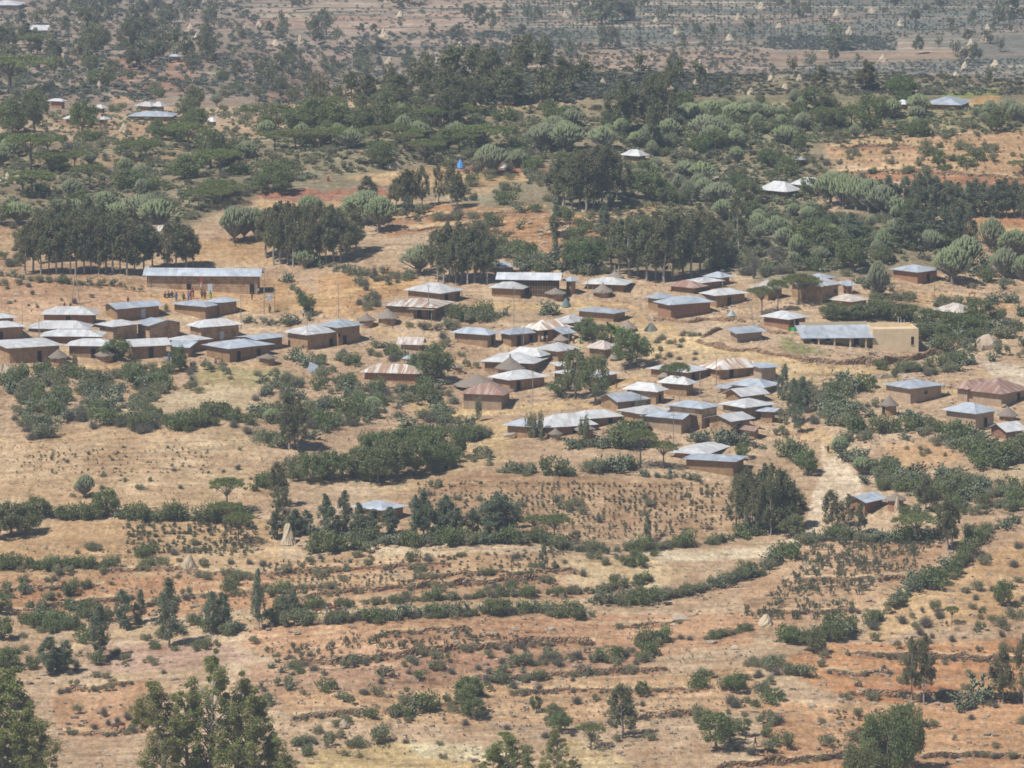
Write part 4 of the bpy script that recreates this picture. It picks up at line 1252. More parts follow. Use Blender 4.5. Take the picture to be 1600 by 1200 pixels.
def make_ground():
    t = np.unique(np.concatenate([np.linspace(-.7, -.13, 24), np.linspace(-.13, -.0955, 40), np.linspace(-.0955, .0955, 900), np.linspace(.0955, .13, 40), np.linspace(.13, .7, 24)]))
    ys = np.unique(np.concatenate([np.linspace(-40, 20, 16), np.linspace(20, 640, 90), np.linspace(640, 770, 66), np.arange(770, 1300, .9), np.arange(1300, 1800, 5), np.arange(1800, 2420, 1.9), np.linspace(2420, 3600, 80)]))
    T, Y = np.meshgrid(t, ys); X = T * np.maximum(Y, 330)
    Z = H(X, Y)
    rough = sstep(700, 780, Y)
    Z = Z + rough * (.34 * (fbm(X/5.3, Y/5.3, 11) - .5) + .75 * (fbm(X/15, Y/11, 21) - .5))
    n, m = Y.shape
    u, v, dep = project(X.ravel(), Y.ravel(), Z.ravel())
    yy = Y.ravel(); xx = X.ravel()
    inside = (u > -90) & (u < 1690) & (v > -60) & (v < 1290) & (yy > 700)
    col = np.zeros((n*m, 3)); col[:] = alb(TAN)
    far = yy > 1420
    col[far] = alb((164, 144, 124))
    wu = (fbm(xx/7.0, yy/14.0, 31) - .5) * 26; wv = (fbm(xx/7.0, yy/16.0, 41) - .5) * 13
    pu, pv = u + wu, v + wv
    idx_all = np.where(inside)[0]
    # broad drift of soil colours
    d1 = fbm(xx/28, yy/45, 51)[:, None]; d2 = fbm(xx/9, yy/22, 61)[:, None]
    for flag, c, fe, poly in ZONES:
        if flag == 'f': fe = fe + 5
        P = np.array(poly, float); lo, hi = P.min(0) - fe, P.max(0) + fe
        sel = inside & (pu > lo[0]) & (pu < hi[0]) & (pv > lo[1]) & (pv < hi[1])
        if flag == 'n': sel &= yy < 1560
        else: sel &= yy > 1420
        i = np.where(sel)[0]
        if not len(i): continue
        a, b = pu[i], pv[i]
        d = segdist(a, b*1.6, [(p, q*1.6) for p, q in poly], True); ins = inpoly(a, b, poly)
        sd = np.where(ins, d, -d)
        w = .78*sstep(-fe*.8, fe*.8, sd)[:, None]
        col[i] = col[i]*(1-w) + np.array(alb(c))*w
    shift = (d1 - .5)*.55 + (d2 - .5)*.45
    col = col * (1 + shift*np.array([.55, .75, .85]))
    for c, wd, fe, line in PATHS_WALL_SHADE:
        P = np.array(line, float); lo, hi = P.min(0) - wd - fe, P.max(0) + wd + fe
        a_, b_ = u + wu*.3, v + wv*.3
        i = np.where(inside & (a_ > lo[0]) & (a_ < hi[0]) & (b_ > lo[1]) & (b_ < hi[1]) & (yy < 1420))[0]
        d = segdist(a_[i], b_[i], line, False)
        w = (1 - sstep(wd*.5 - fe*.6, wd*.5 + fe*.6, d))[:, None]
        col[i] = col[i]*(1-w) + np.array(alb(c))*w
    for c, wd, fe, line in FARLINES:
        P = np.array(line, float); lo, hi = P.min(0) - wd - fe, P.max(0) + wd + fe
        i = np.where(inside & (u > lo[0]) & (u < hi[0]) & (v > lo[1]) & (v < hi[1]) & (yy > 1480))[0]
        dd = segdist(u[i], v[i], line, False)
        w = (1 - sstep(wd*.5 - fe*.5, wd*.5 + fe*.5, dd))[:, None]*.8
        col[i] = col[i]*(1-w) + np.array(alb(c))*w
    for c, wd, fe, line in FIELDLINES:
        P = np.array(line, float); lo, hi = P.min(0) - wd - fe - 8, P.max(0) + wd + fe + 8
        a_, b_ = u + wu*.2, v + wv*.3
        i = np.where(inside & (a_ > lo[0]) & (a_ < hi[0]) & (b_ > lo[1]) & (b_ < hi[1]) & (yy < 1420))[0]
        dd = segdist(a_[i], b_[i], line, False)
        w = (1 - sstep(wd*.5 - fe*.5, wd*.5 + fe*.5, dd))[:, None]*.55*(.4 + .9*d2[i])
        col[i] = col[i]*(1-w) + np.array(alb(c))*w
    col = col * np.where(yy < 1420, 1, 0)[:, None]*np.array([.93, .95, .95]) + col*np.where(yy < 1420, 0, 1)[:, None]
    V = np.stack([xx, yy, Z.ravel()], 1)
    r = np.arange(n*m).reshape(n, m)
    Fq = np.stack([r[:-1, :-1], r[:-1, 1:], r[1:, 1:], r[1:, :-1]], -1).reshape(-1, 4)
    # material
    mt, nt, b, nd, lk = newmat('dry_soil')
    at = nd.new('ShaderNodeAttribute'); at.attribute_name = 'soil'
    tc = nd.new('ShaderNodeTexCoord'); vec = tc.outputs['Object']
    mp = nd.new('ShaderNodeMapping'); mp.inputs['Scale'].default_value = (1, .45, 1); lk.new(vec, mp.inputs[0])
    c0 = at.outputs['Color']
    n1 = noise(nt, mp.outputs[0], .16, 5); n2 = noise(nt, mp.outputs[0], 1.1, 4, .7); n3 = noise(nt, vec, 3.2, 2)
    c0 = mixc(nt, c0, ramp(nt, n1, [(.3, (.80, .76, .72)), (.7, (1.16, 1.2, 1.24))]), 1.0, 'MULTIPLY')
    mp2 = nd.new('ShaderNodeMapping'); mp2.inputs['Scale'].default_value = (.055, .42, 1); lk.new(vec, mp2.inputs[0])
    n4 = noise(nt, mp2.outputs[0], 1.0, 5, .65)
    c0 = mixc(nt, c0, ramp(nt, n4, [(.28, (.70, .68, .66)), (.5, (1, 1, 1)), (.72, (1.22, 1.26, 1.30))]), 1.0, 'MULTIPLY')
    c0 = mixc(nt, c0, ramp(nt, n2, [(.25, .52), (.5, 1.0), (.75, 1.36)]), 1.0, 'MULTIPLY')
    c0 = mixc(nt, c0, ramp(nt, n3, [(.3, .74), (.7, 1.22)]), 1.0, 'MULTIPLY')
    n5 = noise(nt, vec, .45, 4, .7)
    c0 = mixc(nt, c0, (.20, .175, .115), ramp(nt, n5, [(.56, 0.), (.70, .55)]))
    vo = nd.new('ShaderNodeTexVoronoi'); vo.inputs['Scale'].default_value = .75; lk.new(vec, vo.inputs['Vector'])
    sp = nd.new('ShaderNodeSeparateColor'); lk.new(vo.outputs['Color'], sp.inputs[0])
    dot = ramp(nt, vo.outputs['Distance'], [(.12, 1.), (.30, 0.)])
    weed = mixc(nt, dot, ramp(nt, sp.outputs[0], [(.58, 0.), (.64, .75)]), 1.0, 'MULTIPLY')
    c0 = mixc(nt, c0, (.17, .155, .09), weed)
    stone = mixc(nt, dot, ramp(nt, sp.outputs[1], [(.86, 0.), (.9, .8)]), 1.0, 'MULTIPLY')
    c0 = mixc(nt, c0, (.55, .44, .32), stone)
    lk.new(c0, b.inputs['Base Color']); b.inputs['Roughness'].default_value = 1; b.inputs['Specular IOR Level'].default_value = .05
    bp = nd.new('ShaderNodeBump'); bp.inputs['Distance'].default_value = .35; bp.inputs['Strength'].default_value = .8
    lk.new(n2, bp.inputs['Height']); lk.new(bp.outputs[0], b.inputs['Normal'])
    me = mesh('ground', V, Fq, mt, True)
    ca = me.color_attributes.new('soil', 'FLOAT_COLOR', 'POINT')
    ca.data.foreach_set('color', np.concatenate([np.clip(col, .01, .9), np.ones((n*m, 1))], 1).astype(np.float32).ravel())
    o = link('ground', me); o['kind'] = 'structure'
make_ground()

# ------------------------------------------------------------------ air, light, camera
def world():
    w = bpy.data.worlds.new('World'); SC.world = w; w.use_nodes = True
    nt = w.node_tree; bg = nt.nodes['Background']
    az, el = RAD(52), RAD(55)
    sv = Vector((-math.sin(az)*math.cos(el), -math.cos(az)*math.cos(el), math.sin(el)))
    sky = nt.nodes.new('ShaderNodeTexSky'); sky.sky_type = 'NISHITA'; sky.sun_disc = False
    sky.sun_elevation = el; sky.sun_rotation = math.atan2(sv.x, sv.y)
    sky.altitude = 1800
    nt.links.new(sky.outputs[0], bg.inputs[0]); bg.inputs[1].default_value = SKY
    ld = bpy.data.lights.new('sun', 'SUN'); ld.energy = SUN; ld.angle = RAD(.5); ld.color = (1, .965, .915)
    lo = bpy.data.objects.new('sun', ld); COL.objects.link(lo); lo.rotation_euler = (-sv).to_track_quat('-Z', 'Y').to_euler(); lo.location = (-300, 300, 600)
    if HAZE > 0:
        b = MB(); b.box((-2700, -80, 10), (2700, 3700, 214))
        m = bpy.data.materials.new('thin_haze'); m.use_nodes = True; n2 = m.node_tree
        n2.nodes.remove(n2.nodes['Principled BSDF'])
        pv = n2.nodes.new('ShaderNodeVolumePrincipled'); pv.inputs['Density'].default_value = HAZE; pv.inputs['Color'].default_value = (.70, .84, 1.0, 1)
        pv.inputs['Anisotropy'].default_value = .0
        n2.links.new(pv.outputs[0], n2.nodes['Material Output'].inputs['Volume'])
        o = b.build('haze', m); o['kind'] = 'stuff'
    cd = bpy.data.cameras.new('camera'); co = bpy.data.objects.new('camera', cd); COL.objects.link(co)
    cd.sensor_width = 36; cd.lens = F/1600*36; cd.clip_start = 1; cd.clip_end = 9000
    co.location = (0, 0, ZC); co.rotation_euler = (math.pi/2 - PITCH, 0, 0)
    SC.camera = co
    SC.view_settings.view_transform = 'Standard'; SC.view_settings.look = 'None'; SC.view_settings.exposure = EXPO; SC.view_settings.gamma = 1
    SC.cycles.max_bounces = 6; SC.cycles.diffuse_bounces = 3; SC.cycles.glossy_bounces = 2; SC.cycles.transmission_bounces = 3; SC.cycles.volume_bounces = 0
    SC.cycles.filter_width = 1.7; SC.cycles.use_denoising = True
HAZE = .00012; SUN = 5.0; SKY = .078; EXPO = 0.06
world()
# ------------------------------------------------------------------ the village, house by house
h = house
# west part, round the long school building
def school_extra(root, aw, bw, hh, o):
    for t in (.02, .98): 
        mb = MB(); mb.tube([(-.4, t*aw, -.3), (-.4, t*aw, hh + .1)], [.07, .06], 5); mb.build('porch_post', M['pole'], root)
h(223,408,414,431,418.5,459,'gable','blue','wattle','long low school building with a pale metal door and wattle walls',psi=6,depth=5.5,doors='L.62 Lt.43 L.05',name='school_building',extra=school_extra,cat='building')
h(62,150,158,491,477,510,'hip','tin','redmud','hipped tin-roofed house standing highest among the left village houses, below two children',psi=8,depth=6,doors='L.5')
h(157,181,257,482,472.5,501,'gable','blue','mud','narrow gabled house with a small pale panel on its shaded front',axis='R',doors='Rt.62',depth=None)
h(264,322,358,478.5,468,500,'hip','blue','mud','house with blue-grey hip roof directly below the school doors',doors='R.75')
h(322,340,378,472,463,493,'hip','blue','mud','low house tucked against the back corner of the hip-roofed house below the school',psi=60)
h(147,176,223,509.5,498,531,'hip','tin','wattle','house with whitish hip roof and bare wattle front beside a gabled wattle house')
h(207,232,290,508,499,531,'gable','blue','wattle','house whose wide wattle gable end faces the viewer',axis='L')
h(289,312,382,511,496.5,536,'hip','tin','wattle','hip-roofed house with one pale sheet-metal door and a wattle foot',doors='Rt.55')
h(42,140,150,513,499,528,'hip','tin','mud','pale hip roof wedged between two others behind the left granary houses',psi=8,depth=6)
h(62,160,172,525,513,542,'hip','tin','redmud','pale hip roof with rust marks, right above the two houses with granaries',psi=8,depth=6)
h(-20,11,101,543,529,567,'hip','tin','mud','mud house with a dark doorway behind the leftmost round granary',doors='R.6',psi=72)
h(101,178,190,540,527,561,'hip','tin','mud','tin-roofed house half hidden by a tree and the second round granary',psi=10,depth=6,doors='L.42')
h(190,203,268,541,529,560,'gable','tin','mud','low gabled house with a dark doorway and a person in blue outside',axis='R',doors='R.55',psi=72)
h(257,285,334,533,522,552,'hip','tin','mud','pale tin roof behind the small lean-to shed in the left village')
h(258,296,309,542,532,558,'shed','blue','wattle','small lean-to shed with a bluish roof, left of the house with two doorways',axis='L',depth=3.2)
h(366,400,450,530,524,552,'gable','blue','mud','low gabled house with dark gable edge behind the house with two doorways',axis='R')
h(314,358,431,544,528.5,566,'hip','blue','mud','hip-roofed house with two dark doorways beside the flat thatched granary',doors='R.22 R.72')
h(493,528,571,511,497,541,'hip','blue','mud','blue-roofed house at the end of the left village, its doorway in shade',doors='R.3 Rw.05')
h(441,480,533,522.5,505,549,'hip','tin','mud','house with lit left wall joined to the blue-roofed end house, pole in front',doors='R.85')
h(-30,-12,29,497,488,517,'hip','tin','redmud','cut-off tin roof at the picture edge, upper of the pair',psi=70)
h(-30,-14,43,511.5,500,535,'hip','tin','redmud','cut-off tin-roofed house at the picture edge with a doorway, lower of the pair',psi=72,doors='R.25')
hut(90,571,33,545,559,'round wattle granary with thatch cap in front of the leftmost doorway','granary' and 'thatched_granary')
hut(163,566,33,544,556,'round granary with pointed thatch beside a leafy tree','thatched_granary',spire=.15)
hut(417,571,34,552,560,'round granary with a flat ragged thatch cap and blue rag at its foot','thatched_granary')
# centre, upper
h(752,783,810,418,405,431,'hip','tin','mud','highest of the centre houses, small pyramid roof below the tall gums')
def slats(root, aw, bw, hh, o):
    mb = MB()
    for t in np.arange(.0, 1.0, .028):
        mb.box((-.10, t*aw, -.5), (-.02, t*aw + .09, hh*R.uniform(.86, .99)), .02)
    for z in (.6, 1.5, 2.2): mb.box((-.14, 0, z), (-.09, aw, z + .07))
    mb.build('stake_cladding', M['stake'], root)
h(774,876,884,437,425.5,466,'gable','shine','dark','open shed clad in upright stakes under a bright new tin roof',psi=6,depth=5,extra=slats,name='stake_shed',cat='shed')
h(761,818,830,450.5,438.5,469,'hip','tin','mud','small hip-roofed house in front of the bright-roofed stake shed',psi=16)
h(878,892,906,438.5,431,461,'hip','blue','mud','tiny house at the end of the bright-roofed stake shed')
h(629,689,728,457.5,440,477,'hip','tin','mud','large hip-roofed house with a corner porch above the rust-striped roof',doors='R.3 R.85',extra=posts('R',[.75, 1.0]))
def porch_roof(root, aw, bw, hh, o):
    for t in (.02, .42):
        mb = MB(); mb.tube([(-1.5, t*aw, -.4), (-1.5, t*aw, hh - .3)], [.08, .07], 5); mb.build('porch_post', M['pole'], root)
    mb = MB(); mb.box((-1.9, -.3, hh - .34), (-.2, aw*.5, hh - .28), .05); mb.build('porch_roof', M['thatch'], root)
h(595,684,713,480,464,500,'hip','rust','mud','rust-streaked hip-roofed house with a small porch on posts',psi=20,doors='L.12 L.32',extra=porch_roof)
h(908,978,992,444.5,432,457,'hip','tin','mud','hip-roofed house behind the pointed thatch hut, a tall thatch spire behind it',psi=14,extra=posts('L',[.3,.8]))
h(702,764,783,522.5,510,543,'hip','blue','mud','blue-grey hip-roofed house above the slope, first in the middle row of three',doors='R.6')
h(775,797,847,522,510,541,'hip','blue','mud','middle-row house with two narrow dark doorways in its shaded long wall',doors='R.3 R.78')
h(812,842,898,515,498,534,'hip','rust','mud','house with a brownish rust-striped roof behind a blue lean-to roof',doors='R.2')
h(858,880,903,521,511,534,'shed','blue','mud','little blue lean-to roof in front of the brown rust-striped roof',axis='R',depth=3)
h(860,888,925,504,490,521,'hip','tin','mud','pale-roofed house partly hidden by a round dark tree')
h(896,960,985,489,479.5,503,'hip','blue','mud','wide blue-grey hip-roofed house just above the false bananas')
h(1004,1028,1061,466,456,486,'hip','blue','mud','blue-roofed house tucked behind the big red-walled house')
h(1019,1046,1118,475.5,461,498,'hip','blue','redmud','big red-brown house above a stone bank, blue-grey hip roof')
h(1091,1118,1172,461,449,481,'hip','tin','mud','pale hip-roofed house with a shaded doorway beside the red-brown house',doors='R.45')
h(1066,1098,1134,441,431.5,453,'hip','tin','mud','pale roof behind the reddish rusted roof')
h(1040,1085,1108,450.5,438,460,'hip','redrust','mud','low house with reddish flaking roof below tall gums')
h(1097,1126,1148,434,424,444,'hip','blue','mud','small uppermost house right of the tall dark gums',extra=posts('L',[.4]))
h(1169,1200,1230,452,435,470,'hip','old','mud','old pale tin roof with rust at its peak, behind an acacia')
h(1249,1282,1309,435,426,448,'hip','blue','mud','blue roof peeping above the wide pale roof')
h(1229,1285,1318,446.5,430,475,'hip','tin','mud','wide pale hip-roofed house with two tree trunks against its front',doors='Rw.85')
h(1314,1322,1337,446,439,459,'shed','blue','redmud','tiny blue-roofed annex at the right end of the wide pale roof',axis='R')
h(1288,1330,1362,470.5,458,484,'hip','old','mud','half-hidden roof with a rusty patch behind dark green trees')
h(1185,1233,1267,498,484,516,'hip','tin','redmud','neat square house with washing hung along its yard',doors='R.5 Rw.2')
h(1126,1150,1199,520.5,511,536,'shed','blue','greymud','low stone-walled hut with a sagging bluish roof',axis='R',depth=3.5)
h(1387,1434,1472,424.5,412,444,'hip','blue','redmud','lone brick-red house between two candelabra trees',doors='R.55')
h(1455,1500,1531,488,472,500,'hip','old','mud','long rusty grey roof sunk among dark trees')
# the tan building with a veranda inside a stone wall
def tan_building():
    x, y, z = g1(1364, 545); s = s_at(y)
    az = math.atan2(x, y)
    root = thing('plastered_building', 'tan plastered flat-topped building with a posted veranda inside a stone wall', 'building', (x, y, z + .1), -az + RAD(10))
    L = 71/s/math.cos(RAD(10)); hh = 30/s; hr = 33/s
    mb = MB()    # parapet wall box: front, right, back, left
    D = 7.0
    for lo, hi in (((0, 0, -1), (L, .35, hh)), ((L - .35, .35, -1), (L, D, hh)), ((0, D - .35, -1), (L - .35, D, hh + .2)), ((0, .35, -1), (.35, D - .35, hh))): mb.box(lo, hi, .03)
    mb.box((.352, .352, hh - .6), (L - .352, D - .352, hh - .5)); mb.build('wall', M['tan'], root)
    boxobj('window', (L - 1.35, -.03, .5), (L - .85, .1, 2.0), 'dark', root)
    boxobj('sill', (L - 1.45, -.09, .42), (L - .75, .1, .5), 'tan', root)
    W = 112/s
    wm = MB(); wm.box((-W + .6, 2.3, -1), (-.02, 2.6, 2.6), .03); wm.box((-W + .6, 2.6, -1), (-W + .9, D, 2.9), .03); wm.box((-W + .6, D - .3, -1), (-.02, D, hh + .55), .03)
    wm.build('veranda_wall', M['tan'], root)
    for cx in (-W + 2.6, -W + 5.0, -2.6): boxobj('door', (cx - .45, 2.27, -.1), (cx + .45, 2.35, 1.9), 'dark', root)
    bm = bmesh.new(); uvl = bm.loops.layers.uv.new('UVMap')
    f = bm.faces.new([bm.verts.new(p) for p in ((-W - .3, -.5, 2.05), (.25, -.5, 2.0), (.25, D - .34, hh + .02), (-W - .3, D - .34, hh + .02))])
    for lp in f.loops: lp[uvl].uv = (lp.vert.co.x, lp.vert.co.y)
    bmesh.ops.subdivide_edges(bm, edges=bm.edges, cuts=6, use_grid_fill=True)
    for v in bm.verts: v.co.z += R.uniform(-.03, .03)
    ex = bmesh.ops.extrude_face_region(bm, geom=bm.faces[:])
    for g in ex['geom']:
        if isinstance(g, bmesh.types.BMVert): g.co.z -= .06
    bmesh.ops.recalc_face_normals(bm, faces=bm.faces)
    me = bpy.data.meshes.new('roof'); bm.to_mesh(me); bm.free(); me.materials.append(M['blue']); link('roof', me, root)
    for i in range(5):
        cx = -W + .1 + (W - 1.4)*i/4
        mb = MB(); mb.box((cx - .14, -.25, -.6), (cx + .14, .03, 2.02), .015); mb.build('veranda_post', M['tan'], root)
    for cx in (L - 1.4, L - 2.0, L - 2.5):
        mb = MB(); mb.tube([(cx, D - .2, hh), (cx, D - .2, hh + R.uniform(.8, 1.3))], .05, 5); mb.build('roof_pipe', M['pale'], root)
    BLOCK.append((1251, 503, 1436, 548))
tan_building()
# centre, middle
h(789,845,862,556,541,570,'hip','tin','mud','pale roof squeezed between two bigger tin roofs left of the double tree')
h(749,835,866,567,549,585,'hip','tin','mud','wide pale hip roof behind the pointed thatch cone',psi=18)
h(833,872,911,548,533,564,'hip','tin','mud','tin-roofed house above the left crown of the double tree')
h(912,945,970,545,530,560,'hip','old','mud','pale roof with a rusty seam right of the double tree top',doors='')
h(864,872,890,571,566,584,'shed','tin','mud','sliver of a small house left of the double tree',axis='R',depth=2.8)
h(761,795,860,593,576,613,'hip','tin','mud','tin-roofed house with a recessed lit patch in its shaded front, pole before it',doors='R.25',extra=posts('R',[.55,.8]))
h(716,788,804,616,597,641,'hip','redrust','greymud','house with a dark brown rusted hip roof beside the big thatch hut',psi=15)
h(562,655,668,583,567,602,'hip','rust','redmud','long low house with a white roof streaked vertically with rust',psi=12,depth=6)
h(619,660,678,538,526,549,'gable','old','wattle','small shack with a half rusted, half grey roof',psi=14,axis='L',depth=3.6)
h(627,645,656,564.5,557,572,'shed','blue','mud','tiny roof at the foot of a pole left of the dark tree',axis='L',depth=2.4)
h(857,935,973,588,575,606,'hip','tin','mud','house largely hidden behind the double tree, its right wall in shade')
hut(745,612,75,583,604,'big thatched round hut behind the brown rusted roof',wall='mud')
hut(797,590,50,556,577,'round thatch roof with a pointed tip between tin roofs',spire=.5)
hut(605,510,37,481,497,'round granary of sticks with ragged thatch near the porch house','thatched_granary')
hut(715,584,19,567,574,'small mud beehive granary alone on the slope','thatched_granary',wall='mud')
hut(572,512,30,488,501,'thatch cap left of the stick granary, half hidden by shrubs')
hut(868,472,34,449,459,'granary with yellowish thatch in front of the stake shed','thatched_granary')
hut(942,465,34,441,457,'wide grey thatch cone in front of the hip-roofed house',wallw=.7)
hut(961,440,30,423,434,'thatch hut with a tall spire behind a tin roof',spire=1.2)
hut(981,521,31,499,514,'dark thatch cone beside the false bananas')
hut(1100,478,36,455,471,'brown thatch roof wedged behind the red-brown house')
hut(877,538,26,520.5,532,'little thatch cone below the blue lean-to')
hut(962,565,22,544,560,'thatch hut peeping out right of the double tree',spire=.5)
hut(893,612,32,595,607,'dark thatch hut under the double tree')
hut(1040,594,26,578,590,'thatch tip in front of a long pale roof')
# centre, lower
h(1008,1075,1115,581,566,597,'hip','tin','mud','wide pale hip-roofed house with a tall porch post, upper right cluster',extra=posts('R',[.35]),doors='R.3')
h(1091,1122,1196,577,558,593,'hip','rust','mud','large roof with diagonal rusty streaks right of the wide pale roof',doors='R.3')
h(1174,1188,1221,574,569,597,'shed','blue','greymud','box-like house with a flat bluish lean-to roof at the right end',axis='R',depth=4)
h(1025,1075,1092,600,586,621,'hip','tin','mud','pale-roofed house behind a sparse light green tree')
h(971,1027,1046,611,596,634,'hip','tin','mud','pale hip roof above the long gabled house',doors='R.5')
h(930,964,1028,627,614,645,'gable','blue','mud','long gabled house with a lit triangular end wall',axis='R',doors='R.45')
h(961,1005,1062,646,631,667,'hip','tin','mud','pale hip roof in front of the gabled house with the lit end')
h(1133,1195,1223,606,591,616,'hip','blue','mud','blue-grey hip-roofed house at the top right of the lower cluster',psi=30)
h(1116,1136,1153,607,602,618,'gable','blue','mud','little gable jutting from the left of a blue-grey hip roof',axis='L')
h(1125,1158,1204,618.5,606,633,'gable','tin','mud','pale gabled house below the blue-grey hip roof',axis='R')
h(1037,1098,1129,637.5,624,669,'hip','blue','wattle','tall wattle-walled house with bluish hip roof in the lower cluster')
h(1120,1164,1216,636,620,658,'hip','tin','greymud','house with a pale limewashed end wall and whitish roof',psi=48)
h(1180,1210,1216,642.5,637.5,660,'shed','blue','mud','small square block with a thin flat roof beside the limewashed house',psi=22,axis='L',depth=2.2)
h(999,1067,1089,653.5,645,677,'gable','blue','greymud','plain-fronted house with a straight blue-grey roof edge behind prickly pears',axis='L')
h(1099,1142,1181,657.5,646.5,681,'gable','tin','wattle','gabled house whose lath-marked end wall catches the sun',axis='R',doors='R.45')
h(1147,1180,1197,675,668,684,'gable','redrust','mud','low brown-roofed shack at the foot of the lath-marked gable',axis='L',depth=2.6)
h(880,905,978,654,638,672,'hip','tin','mud','pale hip-roofed house with a tall dark doorway above the egg-shaped granary',psi=62,doors='R.75')
h(830,852,936,667,644,685,'hip','tin','mud','long-roofed house with thatched granaries in front of its lit wall',psi=66,doors='R.6')
h(784,838,856,666,652,687,'hip','blue','mud','lowest left house of the centre, white donkey at its corner',psi=22)
hut(868,691,24,668,679,'round granary with a pointed cap before the lowest long house','thatched_granary')
hut(914,687,35,661,672,'granary with a wide dark thatch cone behind a sapling','thatched_granary')
hut(967,680,19,657,668,'egg-shaped straw granary beside a tall doorway','thatched_granary',wall='wattle',wallw=.9)
hut(1001,676,31,654,665,'round thatched granary at the corner of the plain-fronted house','thatched_granary')
h(1045,1105,1152,709,692,722,'hip','tin','redmud','lone pale hip-roofed house above the crop field, below the prickly pears',psi=22)
h(1063,1150,1203,720,708,744,'hip','blue','mud','wide blue-roofed house behind the gum grove, lowest of the cluster',psi=18,depth=7)
# right-hand side
h(1375,1422,1480,606,591,631,'hip','blue','greymud','square grey-brown house with a bluish hip roof above rocks',doors='Rw.5')
h(1487,1512,1560,607,590,628,'hip','redrust','greymud','back wing under a brown rusted roof',psi=40)
h(1500,1566,1612,614.5,588,635,'hip','redrust','greymud','house with a broad red-brown rusted roof and one pale sheet',psi=35,doors='R.7')
h(1469,1525,1562,645.5,627,672,'hip','blue','greymud','tall grey-brown house with a steep bluish roof, its right side in shade',doors='R.55')
h(1539,1572,1606,675,661,686,'gable','tin','redmud','low cut-off house with a pale roof at the picture edge',axis='R')
h(1312,1353,1388,784,773,805,'gable','blue','redmud','red-brown house with a gable beside the pale track',axis='R',psi=35)
h(544,597,640,796,780,816,'hip','blue','mud','lone house with a bluish roof behind young gum trees in the fields',psi=42)
hut(1390,650,30,617,634,'thatched hut with a dark door and people sitting outside',door=-55,wall='mud')
hut(1575,658,34,634,650,'squat thatched hut behind the tall grey-brown house',wall='mud')
hut(1400,800,34,769,782,'dark thatched hut beside the red-brown gabled house',wall='redmud')
h(1232,1278,1298,290,276,303,'hip','tin','mud','right half of the pale roofs below the crest, behind a dark tree')
h(1181,1230,1254,299,282,311,'hip','tin','mud','left half of the pale roofs below the crest')
h(1440,1502,1520,165,151,173,'hip','blue','mud','blue-roofed house on the crest beside an orange field',psi=14)
h(1396,1415,1423,166,158.5,172,'hip','tin','mud','small pale house on the crest next to the blue-roofed one')
h(968,1000,1016,246,235,253,'hip','tin','mud','lone pale roof among trees below the twin gums')
h(193,248,256,367,351,380,'shed','rust','pale','rusty lean-to roof behind the gum grove',psi=12,axis='L',depth=5)
# houses far up to the left
h(199,270,283,184,175,190,'hip','blue','mud','long far house with a wide bluish roof',psi=10,depth=8)
h(74,98,107,158,153,170,'hip','tin','redmud','far house with a reddish wall in shade beside gums')
h(143,160,169,171,165,178,'hip','tin','mud','far pale roof behind a tree with a white trunk')
h(209,236,252,168,160,174,'hip','tin','mud','far double pale roof near a red speck, left half')
h(235,252,262,169,161,174,'hip','tin','mud','far double pale roof, right half')
h(97,110,120,189,183,194,'hip','tin','mud','far small roof left of the tree with a white trunk')
h(154,164,170,190,185,195,'hip','tin','mud','far small roof right of the tree with a white trunk')
h(318,334,342,190,183,196,'hip','tin','mud','far small roof among far gums')
h(-20,30,41,8,-1,14,'hip','tin','mud','cut-off far roof in the top corner',psi=12)
h(44,74,78,48,40,53,'shed','tin','tan','far house with a tan wall above its pale roof',axis='L',psi=12)
h(259,278,284,88,84,97,'hip','blue','mud','far small dark house on the reddish terraces')
h(1241,1247,1252,254,250,259,'hip','blue','mud','tiny blue roof glimpsed among trees')

# ------------------------------------------------------------------ poles, frames, tents, washing, walls
A = pole(61,530,498,'pole in front of the upper left roofs, darker than its neighbour',arms=False)
pole(35,520,470,'thin pole rising from the cut-off roofs',arms=False,r=.05)
B1 = pole(376.5,514,460,'pole at the right end of the house below the school')
B2 = pole(480,548,487,'pole with a pale top in front of the joined end houses')
B3 = pole(529,497,443,'lone pole on the bare slope right of the school')
B4 = pole(669.5,500,444,'pole through the porch house roofs')
B5 = pole(803,506,447,'pole below the small hip-roofed house')
B6 = pole(631,568,533,'pole beside the tiny roof')
B7 = pole(832.5,637,578,'pole in front of the recessed house')
B8 = pole(918.5,471,411,'pole left of the grey thatch cone')
B9 = pole(865,556,532,'short pole between tin roofs above the double tree',arms=False)
pole(889,547,515,'short pole left of the round dark tree',arms=False)
pole(1129,449,420,'pole beside the uppermost small house')
pole(1179,512,465,'leaning pole behind the stone-walled hut',lean=-9)
pole(1331,461,423,'pole at the right end of the wide pale roof')
pole(1241.5,521,497,'pole standing in the washing yard',arms=False)
pole(1119,606,556,'pole in front of the streaked roof')
pole(1093.5,623,580,'pole at the porch of the wide pale roof',arms=False)
pole(1064,646,611,'leaning pole above the blue hip roof',lean=-3)
pole(1052,698,645,'pole below the plain-fronted house')
pole(1338,640,598,'pole among prickly pears by the thatched hut')
pole(1259.5,746,696,'pole beside the top of the pale track')
pole(1460,470,438,'pole above the long sunken roof',arms=False)
pole(818,543,510,'thin pole before the middle-row house with two doorways',arms=False,r=.05)
pole(293,370,324,'pale pole behind the gum grove',arms=False,r=.05)
